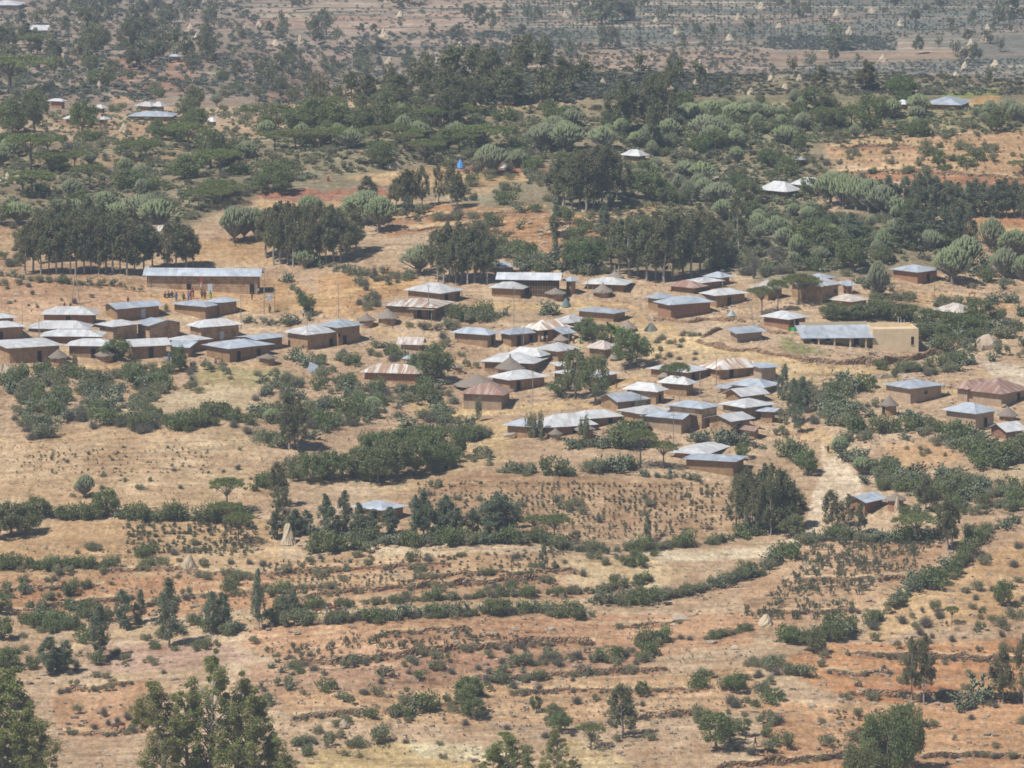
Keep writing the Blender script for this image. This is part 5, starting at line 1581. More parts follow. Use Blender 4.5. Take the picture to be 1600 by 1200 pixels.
def a_pole():
    x, y, z = g1(118, 474); s = s_at(y); hh = 62/s
    root = thing('forked_power_pole', 'A-shaped power pole on the orange field left of the school', 'pole', (x, y, z))
    mb = MB(); mb.tube([(-.85, 0, -.5), (0, 0, hh*.8)], [.10, .09], 6); mb.build('leg', M['palebark'], root)
    mb = MB(); mb.tube([(.75, 0, -.5), (0.1, 0, hh*.8)], [.10, .09], 6); mb.build('leg', M['palebark'], root)
    mb = MB(); mb.tube([(.05, 0, hh*.72), (.05, 0, hh)], [.15, .11], 6); mb.build('top', M['palebark'], root)
    return (x + .05, y, z + hh)
PA = a_pole()
def transformer():
    x, y, z = g1(421, 490); s = s_at(y); hh = 70/s; w = 8.5/s
    root = thing('transformer_frame', 'two-pole frame with a pale transformer box beside the school', 'pole', (x, y, z))
    for k, t in ((-1, 1.0), (1, .66)):
        mb = MB(); mb.tube([(k*w, 0, -.5), (k*w*.9, 0, hh*t)], [.10, .07], 6); mb.build('pole', M['pole'], root)
    for zz in (.36, .46, .64):
        mb = MB(); mb.box((-w*1.1, -.12, hh*zz), (w*1.1, -.06, hh*zz + .12)); mb.build('crossbar', M['pole'], root)
    bx = MB(); bx.box((-.42, -.45, hh*.29), (.42, .1, hh*.29 + .95), .02); t = bx.build('transformer_box', M['tindoor'], root)
    for k in (-.25, 0, .25):
        i = MB(); i.lathe([(0, hh*.29 + .95), (.06, hh*.29 + .95), (.05, hh*.29 + 1.2), (0, hh*.29 + 1.22)], 6); V, Fq = i.arrays()
        link('bushing', mesh('bushing', V + [k, -.2, 0], Fq, M['pale']), t)
    return (x - w*.9, y, z + hh)
PT_ = transformer()
def wire(a, b, label):
    a, b = np.array(a), np.array(b); L = np.linalg.norm(b - a); P = []
    for t in np.linspace(0, 1, 14): p = a + (b - a)*t; p[2] -= .025*L*4*t*(1 - t)*.6; P.append(p)
    mb = MB(); mb.tube(np.array(P) - a, .012, 4); o = mb.build('overhead_wire', M['dark']); o.location = a; tag(o, label, 'wire')
wire(PA, PT_, 'thin wire sagging from the A-shaped pole to the transformer frame')
wire(PT_, B3, 'thin wire from the transformer frame to the lone slope pole')
wire(B3, B4, 'thin wire from the slope pole to the porch house pole')
wire(B1, B2, 'thin wire between the two poles below the school')
def tent(u, yb, wpx, hpx, cols, label, name='tarpaulin_tent'):
    x, y, z = g1(u, yb); s = s_at(y); r = wpx/s/2; hh = hpx/s
    root = thing(name, label, 'tent', (x, y, z))
    n = 12
    V = []
    for i, (rr, zz) in enumerate([(1, 0), (.72, .34), (.42, .68), (.10, 1.0)]):
        for j in range(n):
            a = 2*math.pi*j/n; q = r*rr*(1 + .12*math.sin(3*a + i) + R.uniform(-.05, .05)); V.append((q*math.cos(a), q*math.sin(a), hh*zz*(1 if i else 0)))
    Fq = [(i*n+j, i*n+(j+1) % n, (i+1)*n+(j+1) % n, (i+1)*n+j) for i in range(3) for j in range(n)]
    for k, c in enumerate(cols):
        sub = [f for f in Fq if (f[0] % n)*len(cols)//n == k]
        o = link('cover', mesh('cover', V, sub, M['cloth']), root); o.color = (*alb(c), 1)
    mb = MB(); mb.tube([(0, 0, hh*.8), (.05, 0, hh*1.2)], [.05, .03], 5); mb.build('tent_pole', M['pole'], root)
tent(719,262,15,13,[(90,150,225),(110,170,235)],'bright blue tarpaulin tent on the red soil')
tent(884,479,17,13,[(190,100,104),(140,150,150),(120,135,135)],'small tent of red and grey-green rags by the stake shed')
tent(1017,518,25,14,[(84,104,108),(60,80,86),(132,130,116)],'dark teal tarpaulin tent on the bare slope')
tent(789,262,16,6,[(225,228,228),(215,218,222)],'low white tarpaulin cover beside the candelabra tree on red soil')
tent(1143,493,13,11,[(178,200,190),(190,205,200)],'pale green sheet draped at the corner of the red-brown house','draped_sheet')
def washing():
    x, y, z = g1(1246, 521); s = s_at(y)
    root = thing('washing_line', 'washing line hung with one green and two blue-white cloths', 'washing line', (x, y, z))
    for k in (-1.6, 1.6):
        mb = MB(); mb.tube([(k, 0, -.2), (k, 0, 1.25)], .04, 5); mb.build('line_post', M['stake'], root)
    mb = MB(); mb.tube([(-1.6, 0, 1.15), (0, 0, 1.08), (1.6, 0, 1.15)], .012, 4); mb.build('cord', M['dark'], root)
    for x0, x1, c in ((-1.5, -.25, (70, 200, 90)), (-.1, .75, (90, 125, 205)), (.8, 1.5, (205, 215, 235))):
        mb = MB(); V = []
        for i in range(7):
            for j in range(4): V.append((x0 + (x1 - x0)*i/6, .05*math.sin(i*1.7 + x0)*(1 + j*.5) - .02, 1.10 - j*.22))
        Fq = [(i*4+j, (i+1)*4+j, (i+1)*4+j+1, i*4+j+1) for i in range(6) for j in range(3)]
        o = link('cloth', mesh('cloth', V, Fq, M['cloth']), root); o.color = (*alb(c), 1)
washing()
def flag():
    x, y, z = g1(316, 462); s = s_at(y)
    root = thing('flag', 'drooping red and white flag on a thin pole before the school', 'flag', (x, y, z))
    mb = MB(); mb.tube([(0, 0, -.2), (0, 0, 30/s)], [.035, .025], 5); mb.build('flagpole', M['pole'], root)
    for k, c in enumerate(((215, 80, 80), (232, 200, 200))):
        V = [(-.03 - .16*i - .02*j, .05*math.sin(i*2 + j), 30/s - .15 - .32*j - .8*k - .05*i) for i in range(3) for j in range(4)]
        o = link('cloth', mesh('cloth', V, [(i*4+j, (i+1)*4+j, (i+1)*4+j+1, i*4+j+1) for i in range(2) for j in range(3)], M['cloth']), root); o.color = (*alb(c), 1)
flag()
def sheet():
    x, y, z = g1(487, 582); s = s_at(y)
    b = MB(); b.box((-.9, -.03, 0), (.9, .03, 1.9), .03); o = b.build('leaning_tin_sheet', M['tindoor']); o.location = (x, y, z - .1); o.rotation_euler = (-.5, .45, .3)
    tag(o, 'loose grey tin sheet leaning in the bushes right of the flat granary', 'tin sheet')
sheet()
SW = stone_wall
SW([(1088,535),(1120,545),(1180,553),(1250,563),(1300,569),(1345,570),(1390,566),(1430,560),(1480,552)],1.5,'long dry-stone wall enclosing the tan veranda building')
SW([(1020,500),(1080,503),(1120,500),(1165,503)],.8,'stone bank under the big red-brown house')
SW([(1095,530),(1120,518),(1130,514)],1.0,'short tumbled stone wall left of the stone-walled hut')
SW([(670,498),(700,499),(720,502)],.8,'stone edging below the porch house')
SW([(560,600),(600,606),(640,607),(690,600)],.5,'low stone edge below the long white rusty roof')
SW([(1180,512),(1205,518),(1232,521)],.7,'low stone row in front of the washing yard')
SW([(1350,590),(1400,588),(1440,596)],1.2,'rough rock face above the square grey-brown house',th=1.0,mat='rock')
T = 'terrace_wall'
rows = ROWS
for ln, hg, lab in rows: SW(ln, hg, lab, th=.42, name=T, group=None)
rock(1062,972,30,13,'big pale angular rock on the bare slope')
rock(1112,1008,19,9,'flat rock below the dark ridge shrubs')
rock(1148,1016,12,8,'single round rock on red ground')
rock(1052,980,18,6,'smaller rock at the foot of the big pale one')
rock(1545,548,40,24,'smooth pale rock dome below the right thicket')
for u, v, w, hh, l in ((425,306,40,9,'left'),(478,303,46,10,'middle'),(530,304,50,10,'right'),): mound(u, v, w, hh, 'redsoil', f'heap of dug red soil, {l} one of three in a row')
mound(595,304,36,8,'redsoil','heap of dug red soil beside two young gums')
mound(735,262,50,8,'redsoil','heap of dug red soil right of the blue tent')
mound(812,268,36,7,'redsoil','heap of dug red soil below the white tarpaulin')
mound(1340,292 + 8,30,5,'redsoil','flat spread of red soil in the upper right field')
mound(30,285,70,16,'straw','long low heap of straw under the umbrella acacia','straw_heap','heap',dep=.4)
mound(5,595,60,22,'rock','bare earthen hump at the picture edge below the left houses','earth_hump','heap')
mound(615,264,30,10,'straw','pale straw heap beside small trees on the upper clearing','straw_heap','heap')
# ------------------------------------------------------------------ stooks
stook(450,850,26,33,'tall stook of maize stalks beside young gums in the lower fields')
stook(294,889,28,23,'ragged collapsing stook on the left terraces',ragged=1)
stook(1215,868,22,17,'small ragged stook in the right crop field',ragged=1)
stook(1196,977,24,18,'pale stook above the lower right thicket')
stook(1402,801,10,27,'narrow stook leaning on the dark thatched hut')
stook(537,1135,18,12,'yellow straw pile on the lower slope',ragged=0)
FS = [(98,96),(297,48),(309,60),(384,48),(194,208),(247,255),(214,269),(12,284),(405,42),(470,66),(463,79),(431,72),(462,99),(437,109),(625,27),(533,59),(600,57),(608,100),(718,75),(788,52),(664,124),(788,125),
 (842,29),(893,112),(884,28),(989,32),(1025,37),(1140,63),(1154,31),(1190,15),(1025,94),(1094,104),(1086,136),(942,134),(831,154),(1048,144),(1173,148),(1104,119),(1057,54),
 (1308,25),(1363,22),(1327,54),(1406,41),(1218,46),(1543,50),(1517,72),(1538,64),(1380,96),(1507,109),(1555,103),(1493,119),(1227,141),(1249,128),(1288,156),(1247,160),(1205,128),(1430,146),(620,140),(155,138)]
for i, (u, v) in enumerate(FS):
    near_ = [n for n in FS if n != (u, v)]
    row = 'top' if v < 40 else 'upper' if v < 70 else 'middle' if v < 110 else 'lower'
    FS[i] = (u, v, row)
for row in ('top', 'upper', 'middle', 'lower'):
    L = sorted([f for f in FS if f[2] == row])
    for i, (u, v, _) in enumerate(L):
        n = len(L); o_ = ORD[i] if i < 16 else f'number {i+1}'
        lab = f'{o_} pale stook from the left in the {row} band of far fields' if v < 175 else f'{o_} pale stook from the left in the {row} band, among near scrub'
        stook(u, v, R.uniform(11, 16)*(1.25 if v > 190 else 1), R.uniform(9.5, 13)*(1.2 if v > 190 else 1), lab, 'stooks in far fields')

# ------------------------------------------------------------------ people and animals
pp = person
W, RD, BL, GR, OL, BR, DK, PK, YL, OR = (215,212,205), (156,74,68), (84,112,160), (120,165,90), (112,108,78), (108,80,62), (66,60,62), (176,128,130), (196,200,104), (180,120,76)
pp(258,464,9,'sit',PK,DK,'person in pink sitting first in the row at the school wall',0)
pp(263.5,464,9,'sit',BR,DK,'person in brown sitting second in the row at the school wall',10)
pp(269,463,10,'sit',DK,BR,'person in dark clothes sitting last in the row at the school wall',-10)
pp(275.5,470,14,'stand',BL,BL,'child in a blue dress standing at the school wall',20,True)
pp(287,470,13,'stand',OL,DK,'person in olive in front of the dark school doorway',0)
pp(295,470,15,'stand',(95,130,190),DK,'person in a blue top at the school doorway')
pp(297.5,471,19,'walk',RD,PK,'woman in red walking below the school doorway',60,True)
pp(301,466,16,'stand',RD,OR,'person in red and orange beside the walking woman',0,True)
pp(315.5,466,14,'stand',OL,DK,'person in olive beside the flag',0)
pp(320,468,15,'stand',BR,RD,'person in brown under the flag',20)
pp(329,467,13,'stand',GR,(120,180,70),'child in bright green beside the metal school door',0,True)
pp(394,469,17,'stand',BR,DK,'person in dark brown near the right school doorway',90)
pp(404,460,11,'stand',(170,175,185),DK,'child in a pale top in the right school doorway',0)
pp(421.5,490,14,'stand',OL,BR,'person standing under the transformer box',0)
pp(474,496,13,'stand',W,BR,'person in white and brown beside the prickly pears of the yard',0)
pp(200,475,12,'stand',BR,OL,'tall person in brown at the edge of the orange field',0)
pp(101,479,7,'sit',BR,RD,'child sitting behind the highest left roof, on its own',0)
pp(110,479,6,'sit',DK,DK,'child in dark clothes sitting by the A-shaped pole',0)
pp(193,476,5,'sit',YL,W,'small child in yellow behind a gabled roof',0)
pp(264,565,16,'stand',BL,BL,'person in blue outside the low gabled house',30,True)
pp(321,567,8,'sit',RD,BR,'person in red sitting before the house with two doorways, on its own',0)
pp(337,568,8,'sit',PK,BR,'person in pink sitting before the house with two doorways',0)
pp(347,568,8,'sit',BR,RD,'person in brown sitting nearest to the two doorways',0)
pp(604,428,14,'stand',YL,RD,'person in a yellow top and red skirt among prickly pears',0,True)
pp(1055,541,13,'walk',RD,(180,140,120),'person in faded red walking on the bare slope',80,True)
pp(848,536,13,'stand',W,BR,'person in white beside the rust-striped house',0)
pp(855,536,14,'stand',OR,BR,'person in tan leaning near the rust-striped house',0,True)
pp(896,536,13,'stand',(215,190,140),BR,'person in a straw-coloured wrap right of the blue lean-to',0,True)
pp(907,536,10,'sit',GR,GR,'child in green below the round dark tree',0)
pp(1404,649,7,'sit',DK,DK,'dark-clothed person sitting at the thatched hut door',0)
pp(1415,649,8,'sit',OR,OR,'orange-clothed person sitting at the thatched hut',0)
pp(1294,708,13,'walk',DK,DK,'dark figure walking at the top of the pale track',0)
pp(1286,799,17,'walk',W,DK,'person in white walking down the pale track',0)
pp(1180,1166,16,'walk',DK,BR,'herder in dark clothes beside the black cattle',60)
pp(1479,976,7,'sit',BR,DK,'person resting under the small tree on the right slope',0)
pp(511,957,11,'walk',(170,190,215),DK,'herder in pale blue with the red cattle on the road',-60)
pp(812,266,9,'stand',RD,RD,'person in red under the candelabra trees on red soil',0)
pp(513,283,8,'sit',RD,RD,'person in red beside prickly pears on the upper clearing',0)
pp(1320,458 + 0,8,'sit',RD,DK,'person in red at the annex wall of the wide pale roof',0)
pp(963,606,10,'stand',RD,OR,'person in red beside the shaded house right of the double tree',0,True)
animal('camel',1519,467,15,0,(205,160,110),'tan camel standing, the one further from the picture edge')
animal('camel',1554,473,16,172,(195,150,105),'tan camel with raised head, the one closer to the picture edge')
animal('cow',180,1140,9,10,(112,78,62),'brown cow half hidden behind a bush at the lower left')
animal('cow',189,1138,10,185,(104,70,56),'brown cow with a pale back at the lower left terrace')
animal('cow',1188,1180,10,175,(32,28,30),'black cow left of the two on the bottom path')
animal('cow',1203,1179,10,165,(30,27,28),'black cow right of the two on the bottom path')
animal('goat',1149,1167,6,0,(235,232,228),'white goat beside a dark bush at the bottom')
animal('cow',497,958,8,180,(128,80,62),'red-brown cow last in the herd on the road')
animal('cow',519,955,9,180,(138,84,62),'red-brown cow in the middle of the herd on the road')
animal('cow',530,957,8,185,(100,62,52),'dark red cow leading the herd on the road')
animal('cow',795,688,12,20,(205,198,190),'white cow at the corner of the lowest left centre house')
animal('cow',1042,691,10,100,(190,150,125),'pale brown cow before the plain-fronted house')
animal('goat',1096,757,6,20,(60,50,50),'dark goat in the crop field')
animal('goat',24,463,6,10,(235,230,222),'white goat on the orange field at the left')
# ------------------------------------------------------------------ trees one by one: (u, foot v, height px, width px)
g = plants
g('E','in the grove behind the school\'s left end',[(40,428,76,34),(52,424,84,30),(64,428,90,32),(76,426,86,28),(88,428,92,34),(98,424,96,32),(110,428,90,30),(120,426,98,36),(131,428,92,30),(142,425,98,34),
 (154,428,90,30),(165,426,94,32),(177,428,92,34),(188,427,88,30),(199,430,86,32),(211,428,84,30)])
g('E','in the back of the left gum grove',[(60,410,84,34),(84,408,92,36),(108,405,94,36),(136,408,98,36),(160,404,90,34),(190,410,84,32),(225,424,78,34),(238,420,72,32)])
g('E','at the right end of the left gum grove',[(262,422,74,34),(276,420,82,36),(290,422,72,34),(302,418,60,28)])
g('E','in the dense gum grove above the school yard',[(416,402,78,34),(428,414,94,32),(438,412,98,34),(449,414,100,34),(458,416,98,30),(468,412,92,34),(478,416,94,32),(489,414,90,32),(499,412,98,34),(510,414,92,34),(521,410,90,36),(533,412,86,36),(546,396,80,40),(556,400,72,36)])
g('E','in the gum clump beside the domed candelabra',[(684,440,82,32),(693,444,86,32),(702,440,94,34),(712,446,86,32),(721,442,96,34),(731,446,92,36),(741,444,90,34),(752,440,96,36),(762,446,80,30)])
g('E','in the big dark gum clump of the upper middle',[(868,312,60,34),(880,322,78,40),(893,328,88,38),(905,324,90,40),(916,330,96,38),(928,326,98,42),(941,322,96,40),(953,320,88,38),(965,312,74,36),(898,310,78,36),(935,308,82,40)])
g('E','in the large gum clump above the centre roofs',[(955,418,70,36),(968,430,88,40),(982,436,98,40),(996,432,94,40),(1010,440,104,42),(1024,436,102,42),(1038,442,108,44),(1052,438,104,42),(1066,430,98,42),(1080,436,102,44),(1094,428,96,42),(1108,420,84,40),(1122,410,72,40),(1000,410,84,42),(1050,408,82,44),(1090,402,74,44)])
g('E','standing tall on the crest as a twin',[(972,208,84,46),(982,206,72,34)])
g('E','standing tall on the crest, taller half of the pair',[(1016,200,84,42),(1030,198,66,34)])
g('E','below the red soil heaps',[(575,318,44,26),(632,330,66,30),(645,328,62,26),(660,322,64,24),(686,318,62,22),(706,324,70,28),(714,326,54,24),(620,326,48,28)])
g('E','in the tall gum stand before the far fields',[(694,172,66,30),(704,178,76,30),(716,170,54,28),(734,180,62,30),(744,176,58,28),(690,200,60,30),(706,204,70,30),(626,160,44,30),(614,150,40,26)])
g('e','in the gum row below the upper right field',[(1370,330,50,24),(1384,326,52,22),(1398,332,46,22),(1412,330,56,24),(1426,332,50,22),(1438,336,66,26),(1450,336,70,26),(1462,334,60,24),(1476,334,52,24),(1488,336,54,22),(1500,336,52,24),(1512,338,56,24),(1524,336,58,24),(1537,338,54,24),(1549,338,50,24),(1561,338,58,26)])
g('e','at the right end of the gum row',[(1573,338,60,26),(1585,336,56,24),(1597,340,54,26)])
g('e','below the gum row',[(1460,388,66,34),(1480,384,58,28),(1495,380,58,22),(1518,382,56,22),(1420,390,62,36),(1432,386,58,30),(1330,390,58,36)])
g('E','beside the track grove',[(1150,826,86,34),(1164,832,104,36),(1176,836,98,34),(1192,832,110,34),(1204,838,116,32),(1216,834,104,36),(1228,832,98,36),(1240,830,76,36)])
g('E','standing alone in the middle thicket',[(452,700,92,40),(466,704,82,34)])
g('E','growing below the middle thicket',[(436,790,70,32),(442,824,66,30)])
g('e','around the lone blue-roofed house',[(428,842,44,24),(462,838,44,26),(480,834,38,22),(508,828,58,22),(522,836,46,24),(540,830,66,24),(560,842,40,28),(584,840,46,26),(612,834,44,26),(650,842,70,26),(662,838,74,24),(672,842,62,24),(690,840,62,28),(700,842,70,28),(716,840,48,22),(560,838,54,24)])
g('e','in the dense young clump right of the blue roof',[(740,836,44,24),(765,840,58,34),(776,840,74,36),(788,838,66,34),(806,824,40,18)])
g('E','by the right field hedge',[(1480,860,84,32),(1487,858,78,30),(1446,800,58,26),(1300,830,66,30),(1325,826,56,26),(1345,838,54,18)])
g('e','along the left lower road',[(265,1012,112,30),(192,984,64,28),(217,976,56,18),(328,990,68,24),(348,986,62,28),(404,984,98,20),(82,1052,60,36),(100,1050,52,28)])
g('e','with a bare thin stem by the left road',[(157,1032,92,26)])
g('e','small pair by the road hedge',[(444,956,28,14),(458,956,34,16)])
g('e','as a spindly sapling in the middle field',[(848,893,46,12),(1012,845,40,14)])
g('E','in the pair on the right terraces',[(1424,1096,104,26),(1444,1100,112,32)])
g('E','at the right edge terraces',[(1566,1100,92,36),(1600,1108,120,36)])
g('E','at the bottom, slender with a split top',[(973,1152,86,44)])
g('J','tall tree cut by the bottom edge, lower left',[(30,1275,236,95),(62,1290,190,80),(8,1300,220,90)])
g('J','big tree cut by the bottom edge, left of centre',[(328,1330,272,100),(258,1320,222,86),(405,1330,205,90),(300,1340,215,105),(440,1330,140,56),(370,1345,232,105)])
g('J','only its top showing at the bottom edge',[(800,1290,142,70),(872,1300,148,54),(770,1290,110,70),(905,1290,100,50)])
g('C','below the crest, above the big gum clump',[(850,236,46,54),(886,238,48,54),(1015,228,36,30),(944,236,40,48),(970,214,30,28),(1045,214,30,40)])
g('C','on the crest ridge',[(1105,218,40,52),(1080,186,26,46),(1108,180,24,50),(1130,178,24,44),(1150,184,24,46),(1175,184,24,46),(1195,186,24,40),(1060,196,30,34)])
g('C','beside the blue tent',[(768,272,48,50),(808,266,34,30)])
g('C','beside the gum clump, lone dome above the houses',[(655,430,50,52)])
g('C','above the left gum grove',[(115,352,42,50),(162,350,36,40),(185,352,38,50),(212,350,46,60),(247,360,50,52),(30,350,36,46),(232,352,52,44)])
g('C','with a bare trunk right of the gum grove',[(366,380,60,44),(382,376,56,40),(398,374,52,34),(412,370,44,30)])
g('C','between the red soil and dense gum grove',[(556,352,44,46),(574,350,54,54),(592,362,56,50),(486,338,34,40),(560,328,28,48)])
g('C','in the large row right of the pale roofs',[(1298,320,52,44),(1318,326,56,44),(1338,330,58,46),(1358,334,56,46),(1378,338,50,44),(1398,340,36,36),(1310,300,34,44)])
g('C','with pale bare stem beside the brick-red house',[(1371,464,58,38)])
g('C','right of the brick-red house',[(1488,444,60,58),(1505,424,56,56)])
g('C','near the right edge',[(1548,396,58,38),(1586,402,46,52),(1568,436,52,40),(1598,440,44,30)])
g('C','in the scrub left of the large row',[(1122,320,38,46),(1128,344,34,38),(1182,368,36,36),(1090,300,30,30),(1075,318,38,22),(1215,376,40,40),(1290,392,30,34),(1380,395,40,28),(1245,410,46,30),(1300,385,36,30)])
g('C','small green dome in the left field',[(132,777,37,30)])
g('C','in the middle thicket',[(425,662,26,26),(582,644,26,28),(590,700,26,34)])
g('C','at the right track thicket',[(1312,716,36,34),(1345,742,30,30)])
g('C','at the lower edge of the gum grove yard',[(478,418,30,36)])
g('A','standing like an umbrella on the left',[(48,266,58,80)])
g('A','spreading wide and dark in the top left',[(14,146,60,150)])
g('A','on the far left terraces',[(58,86,34,48)])
g('A','casting round shade in the left field',[(373,852,54,48)])
g('A','wide brown-green crown right of the blue tent',[(755,236,42,92),(725,240,34,50)])
g('A','in the flat-crowned row of the upper middle',[(430,238,34,60),(462,234,32,56),(500,234,34,60),(535,230,32,56),(590,226,30,50),(620,222,30,46),(650,228,28,40)])
g('A','at the bottom beside a yellow bank',[(923,1172,44,46)])
g('A','before the tin-roofed village edge',[(1060,615,50,34),(1045,612,44,26)])
g('A','near the wide pale house with tree trunks',[(1248,476,50,54),(1258,474,44,46),(1190,490,44,44),(1215,486,50,30)])
g('A','below the lone pale house',[(1036,732,44,46),(1000,730,60,50)])
g('A','broad and grey by the right crop field',[(1433,846,44,78)])
g('A','in the crop field with two stems',[(866,846,44,56),(835,838,34,40)])
g('A','on the right slope, small',[(1487,976,30,22)])
g('A','at the far right edge below the crest',[(1598,274,24,46)])
g('A','beside the left field hedge',[(355,800,56,56),(352,826,44,50)])
g('A','in the scrub above the left gum grove',[(140,296,40,50),(35,306,30,44),(310,330,36,40),(340,328,34,40),(360,320,30,40)])
g('A','above the crest houses',[(1285,206,40,40),(1330,200,36,36)])
g('B','dark beside the mud hut slope',[(678,598,62,56),(655,590,40,34)])
g('B','forming the big double tree among roofs',[(900,624,80,44),(930,634,82,44)])
g('B','among the upper centre roofs',[(918,532,38,40),(940,536,30,30),(985,576,62,54)])
g('Q','huge and dark at the bottom right',[(1385,1240,140,76),(1352,1250,98,60),(1410,1225,128,50),(1424,1200,104,40),(1335,1235,60,40)])
g('B','below the crest twin gums',[(1068,176,34,38),(876,196,32,46),(1066,196,20,34)])
g('B','beside the crest house, brownish and wide',[(1364,208,62,52)])
g('B','in the dark belt below the annex',[(1300,500,29,37),(1325,504,27,34),(1345,500,27,37),(1370,498,31,37),(1395,502,32,40),(1420,500,27,34),(1450,512,32,40),(1480,516,31,39),(1505,520,32,37),(1440,530,27,34),(1470,534,29,35),(1530,500,36,42)])
g('B','among the pale roofs of the middle right',[(1290,400,50,50),(1330,424,56,46),(1262,306,30,26),(1425,340,30,30)])
g('B','small, on the right slope with its own shadow',[(1568,948,44,32)])
g('B','in the dark hedge grove below the thicket',[(560,752,56,50),(590,756,62,54),(620,750,66,56),(650,744,62,54),(520,752,50,46),(490,756,48,44),(676,730,60,46),(690,734,46,40),(610,728,60,50),(640,722,56,48)])
g('B','at the left edge below the pale field',[(18,838,56,52),(40,834,48,48),(-2,842,50,44),(60,810,36,36),(2,1000,38,36),(-4,960,40,44),(12,1045,36,40)])
g('B','beside the track grove, low and dark',[(1222,830,54,52),(1204,826,44,44),(1240,842,40,40)])
g('B','in the lower right thicket',[(1270,1020,40,40),(1240,1008,32,36),(1300,1004,34,36)])
g('B','small dark tree on the lower middle slope',[(875,1144,34,34),(864,1126,28,30),(730,1116,50,40),(742,1124,36,32),(1120,1172,62,50),(1140,1160,38,36),(1160,1150,30,28),(1100,1140,32,32)])
g('B','around the upper clearing',[(430,298,46,44),(444,304,40,36),(410,304,34,30),(596,264,44,34)])
g('B','in the far dense wood left of centre',[(470,210,50,52),(494,208,58,56),(430,204,44,48),(514,206,44,40),(560,206,40,40),(590,204,46,44),(650,210,40,40),(330,264,64,50),(352,258,44,44),(290,280,40,54),(130,208,52,44),(20,210,60,46),(54,206,70,40),(304,178,46,28),(288,186,34,26),(200,296,34,44)])
g('G','light green among grey roofs',[(875,622,34,38)])
g('G','bright beside the track',[(1262,742,40,40),(1236,800,44,36)])
g('G','yellow-green in the thicket',[(588,706,30,46),(1160,718,28,24),(720,716,50,22)])
g('G','before the left granaries',[(180,562,34,44),(280,580,40,28)])
g('G','bright green on the bottom slopes',[(1004,1088,26,20),(838,1112,28,18),(735,1088,34,40),(1150,1080,30,40),(478,492,36,28),(1230,380,30,30),(1408,150,34,46),(1412,162,20,26)])
g('N','in the clump above the pale roofs',[(955,534,34,30),(966,538,30,28),(978,542,28,30),(990,544,24,28)])
g('S','as a tall thin sapling before the houses',[(748,660,40,10),(118,576,24,9),(829,688,44,16),(842,690,46,18),(912,690,40,16),(260,500 - 12,14,8)])
g('S','along the eroded bottom bank',[(600,1160,28,44),(560,1166,18,26),(512,1166,24,20),(474,1166,18,30),(484,1182,20,28),(630,1035 + 60,10,20)])
g('D','bare against the light roofs',[(1000,648,30,28),(1178,436,44,10),(585,436,24,10)])
# ------------------------------------------------------------------ hedges and thickets
P1 = 'P:6 S:2 T:1'
hedge([(0,430),(60,440),(120,444),(200,448),(222,454)],7,P1,'hedging the field below the left gum grove',.9)
hedge([(450,440),(470,460),(480,480),(488,500)],6,'P:1','bounding the school yard on the right',1.2,5)
hedge([(380,502),(420,506),(470,506)],8,'P:5 T:1','behind the left village end houses',1.3)
hedge([(470,414),(520,422),(560,430),(620,436),(670,432)],8,'P:4 S:2 D:1','under the dense gum grove',1.1,5)
hedge([(555,440),(570,448)],7,'P:1','in the tall clump at the slope track',2.2,2)
hedge([(455,560),(470,568),(485,578)],8,'P:1','beside the leaning tin sheet',1.6,3)
hedge([(700,498),(730,500),(760,500),(790,496)],7,'P:2 S:2 T:2','on the bank below the large hip-roofed house',1.4,5)
hedge([(845,490),(860,492),(875,494)],7,'P:1','below the rag tent',1.5,3)
hedge([(640,510),(670,512),(720,516)],9,'S:2 P:1 D:1','on the stones below the porch house',1.1,4)
hedge([(600,540),(620,548),(595,556)],9,'T:1 P:1','left of the half rusted shack',1.2,4)
hedge([(780,740),(820,742),(860,744),(900,742),(960,736),(1000,730)],8,'P:3 T:1 S:1','in the big hedge above the crop field',1.7,3)
hedge([(890,706),(920,700),(950,702),(990,696),(1010,700)],8,'P:4 T:1','massed below the lowest granaries',2.0,4)
hedge([(1075,690),(1110,694),(1150,696),(1190,702),(1230,714),(1250,730)],8,'P:6 T:1','lining the slope above the lone pale house',1.7,3)
hedge([(1000,744),(1050,746),(1100,752)],9,'P:1 S:1','below the lone pale house',1.0,3)
hedge([(640,852),(700,850),(760,850),(840,846),(880,858),(930,864),(1000,862),(1060,856),(1120,850),(1180,836),(1240,826)],5.5,'P:4 T:2 S:2','along the foot of the crop field',1.25,2.5)
hedge([(450,832),(500,838),(560,846),(640,852)],7,'P:5 T:1','between the tall stook and the blue-roofed house',1.3,4)
hedge([(490,862),(520,860),(560,856),(580,862)],8,'P:3 T:2 S:1','in the clump right of the tall stook',1.4,4)
hedge([(70,806),(120,812),(160,806),(220,812),(280,812),(340,814),(400,806)],8,'P:3 T:2 B:.3','along the lower edge of the pale left field',1.3,4)
hedge([(390,768),(420,760),(440,756)],9,'P:1 T:1','at the corner of the pale left field',1.5,4)
hedge([(0,888),(60,888),(120,886),(180,888)],9,'T:3 P:1 S:1','across the left terraces',1.1,3)
hedge([(420,974),(480,972),(560,970),(640,966),(700,962),(760,960),(840,960),(930,962)],6,'P:3 T:2 S:3 D:2','below the road in the middle',1.35,6)
hedge([(430,950),(520,950),(600,944),(700,938),(800,930),(860,926),(930,924),(1000,912),(1020,905)],6,'T:2 S:2 D:2','along the upper side of the road',.85,2)
hedge([(930,945),(1000,940),(1060,930),(1110,920),(1160,906),(1200,890),(1230,866),(1258,850),(1300,846),(1350,842)],5,'P:3 T:2 S:3 D:1','climbing beside the road to the track',1.3,5)
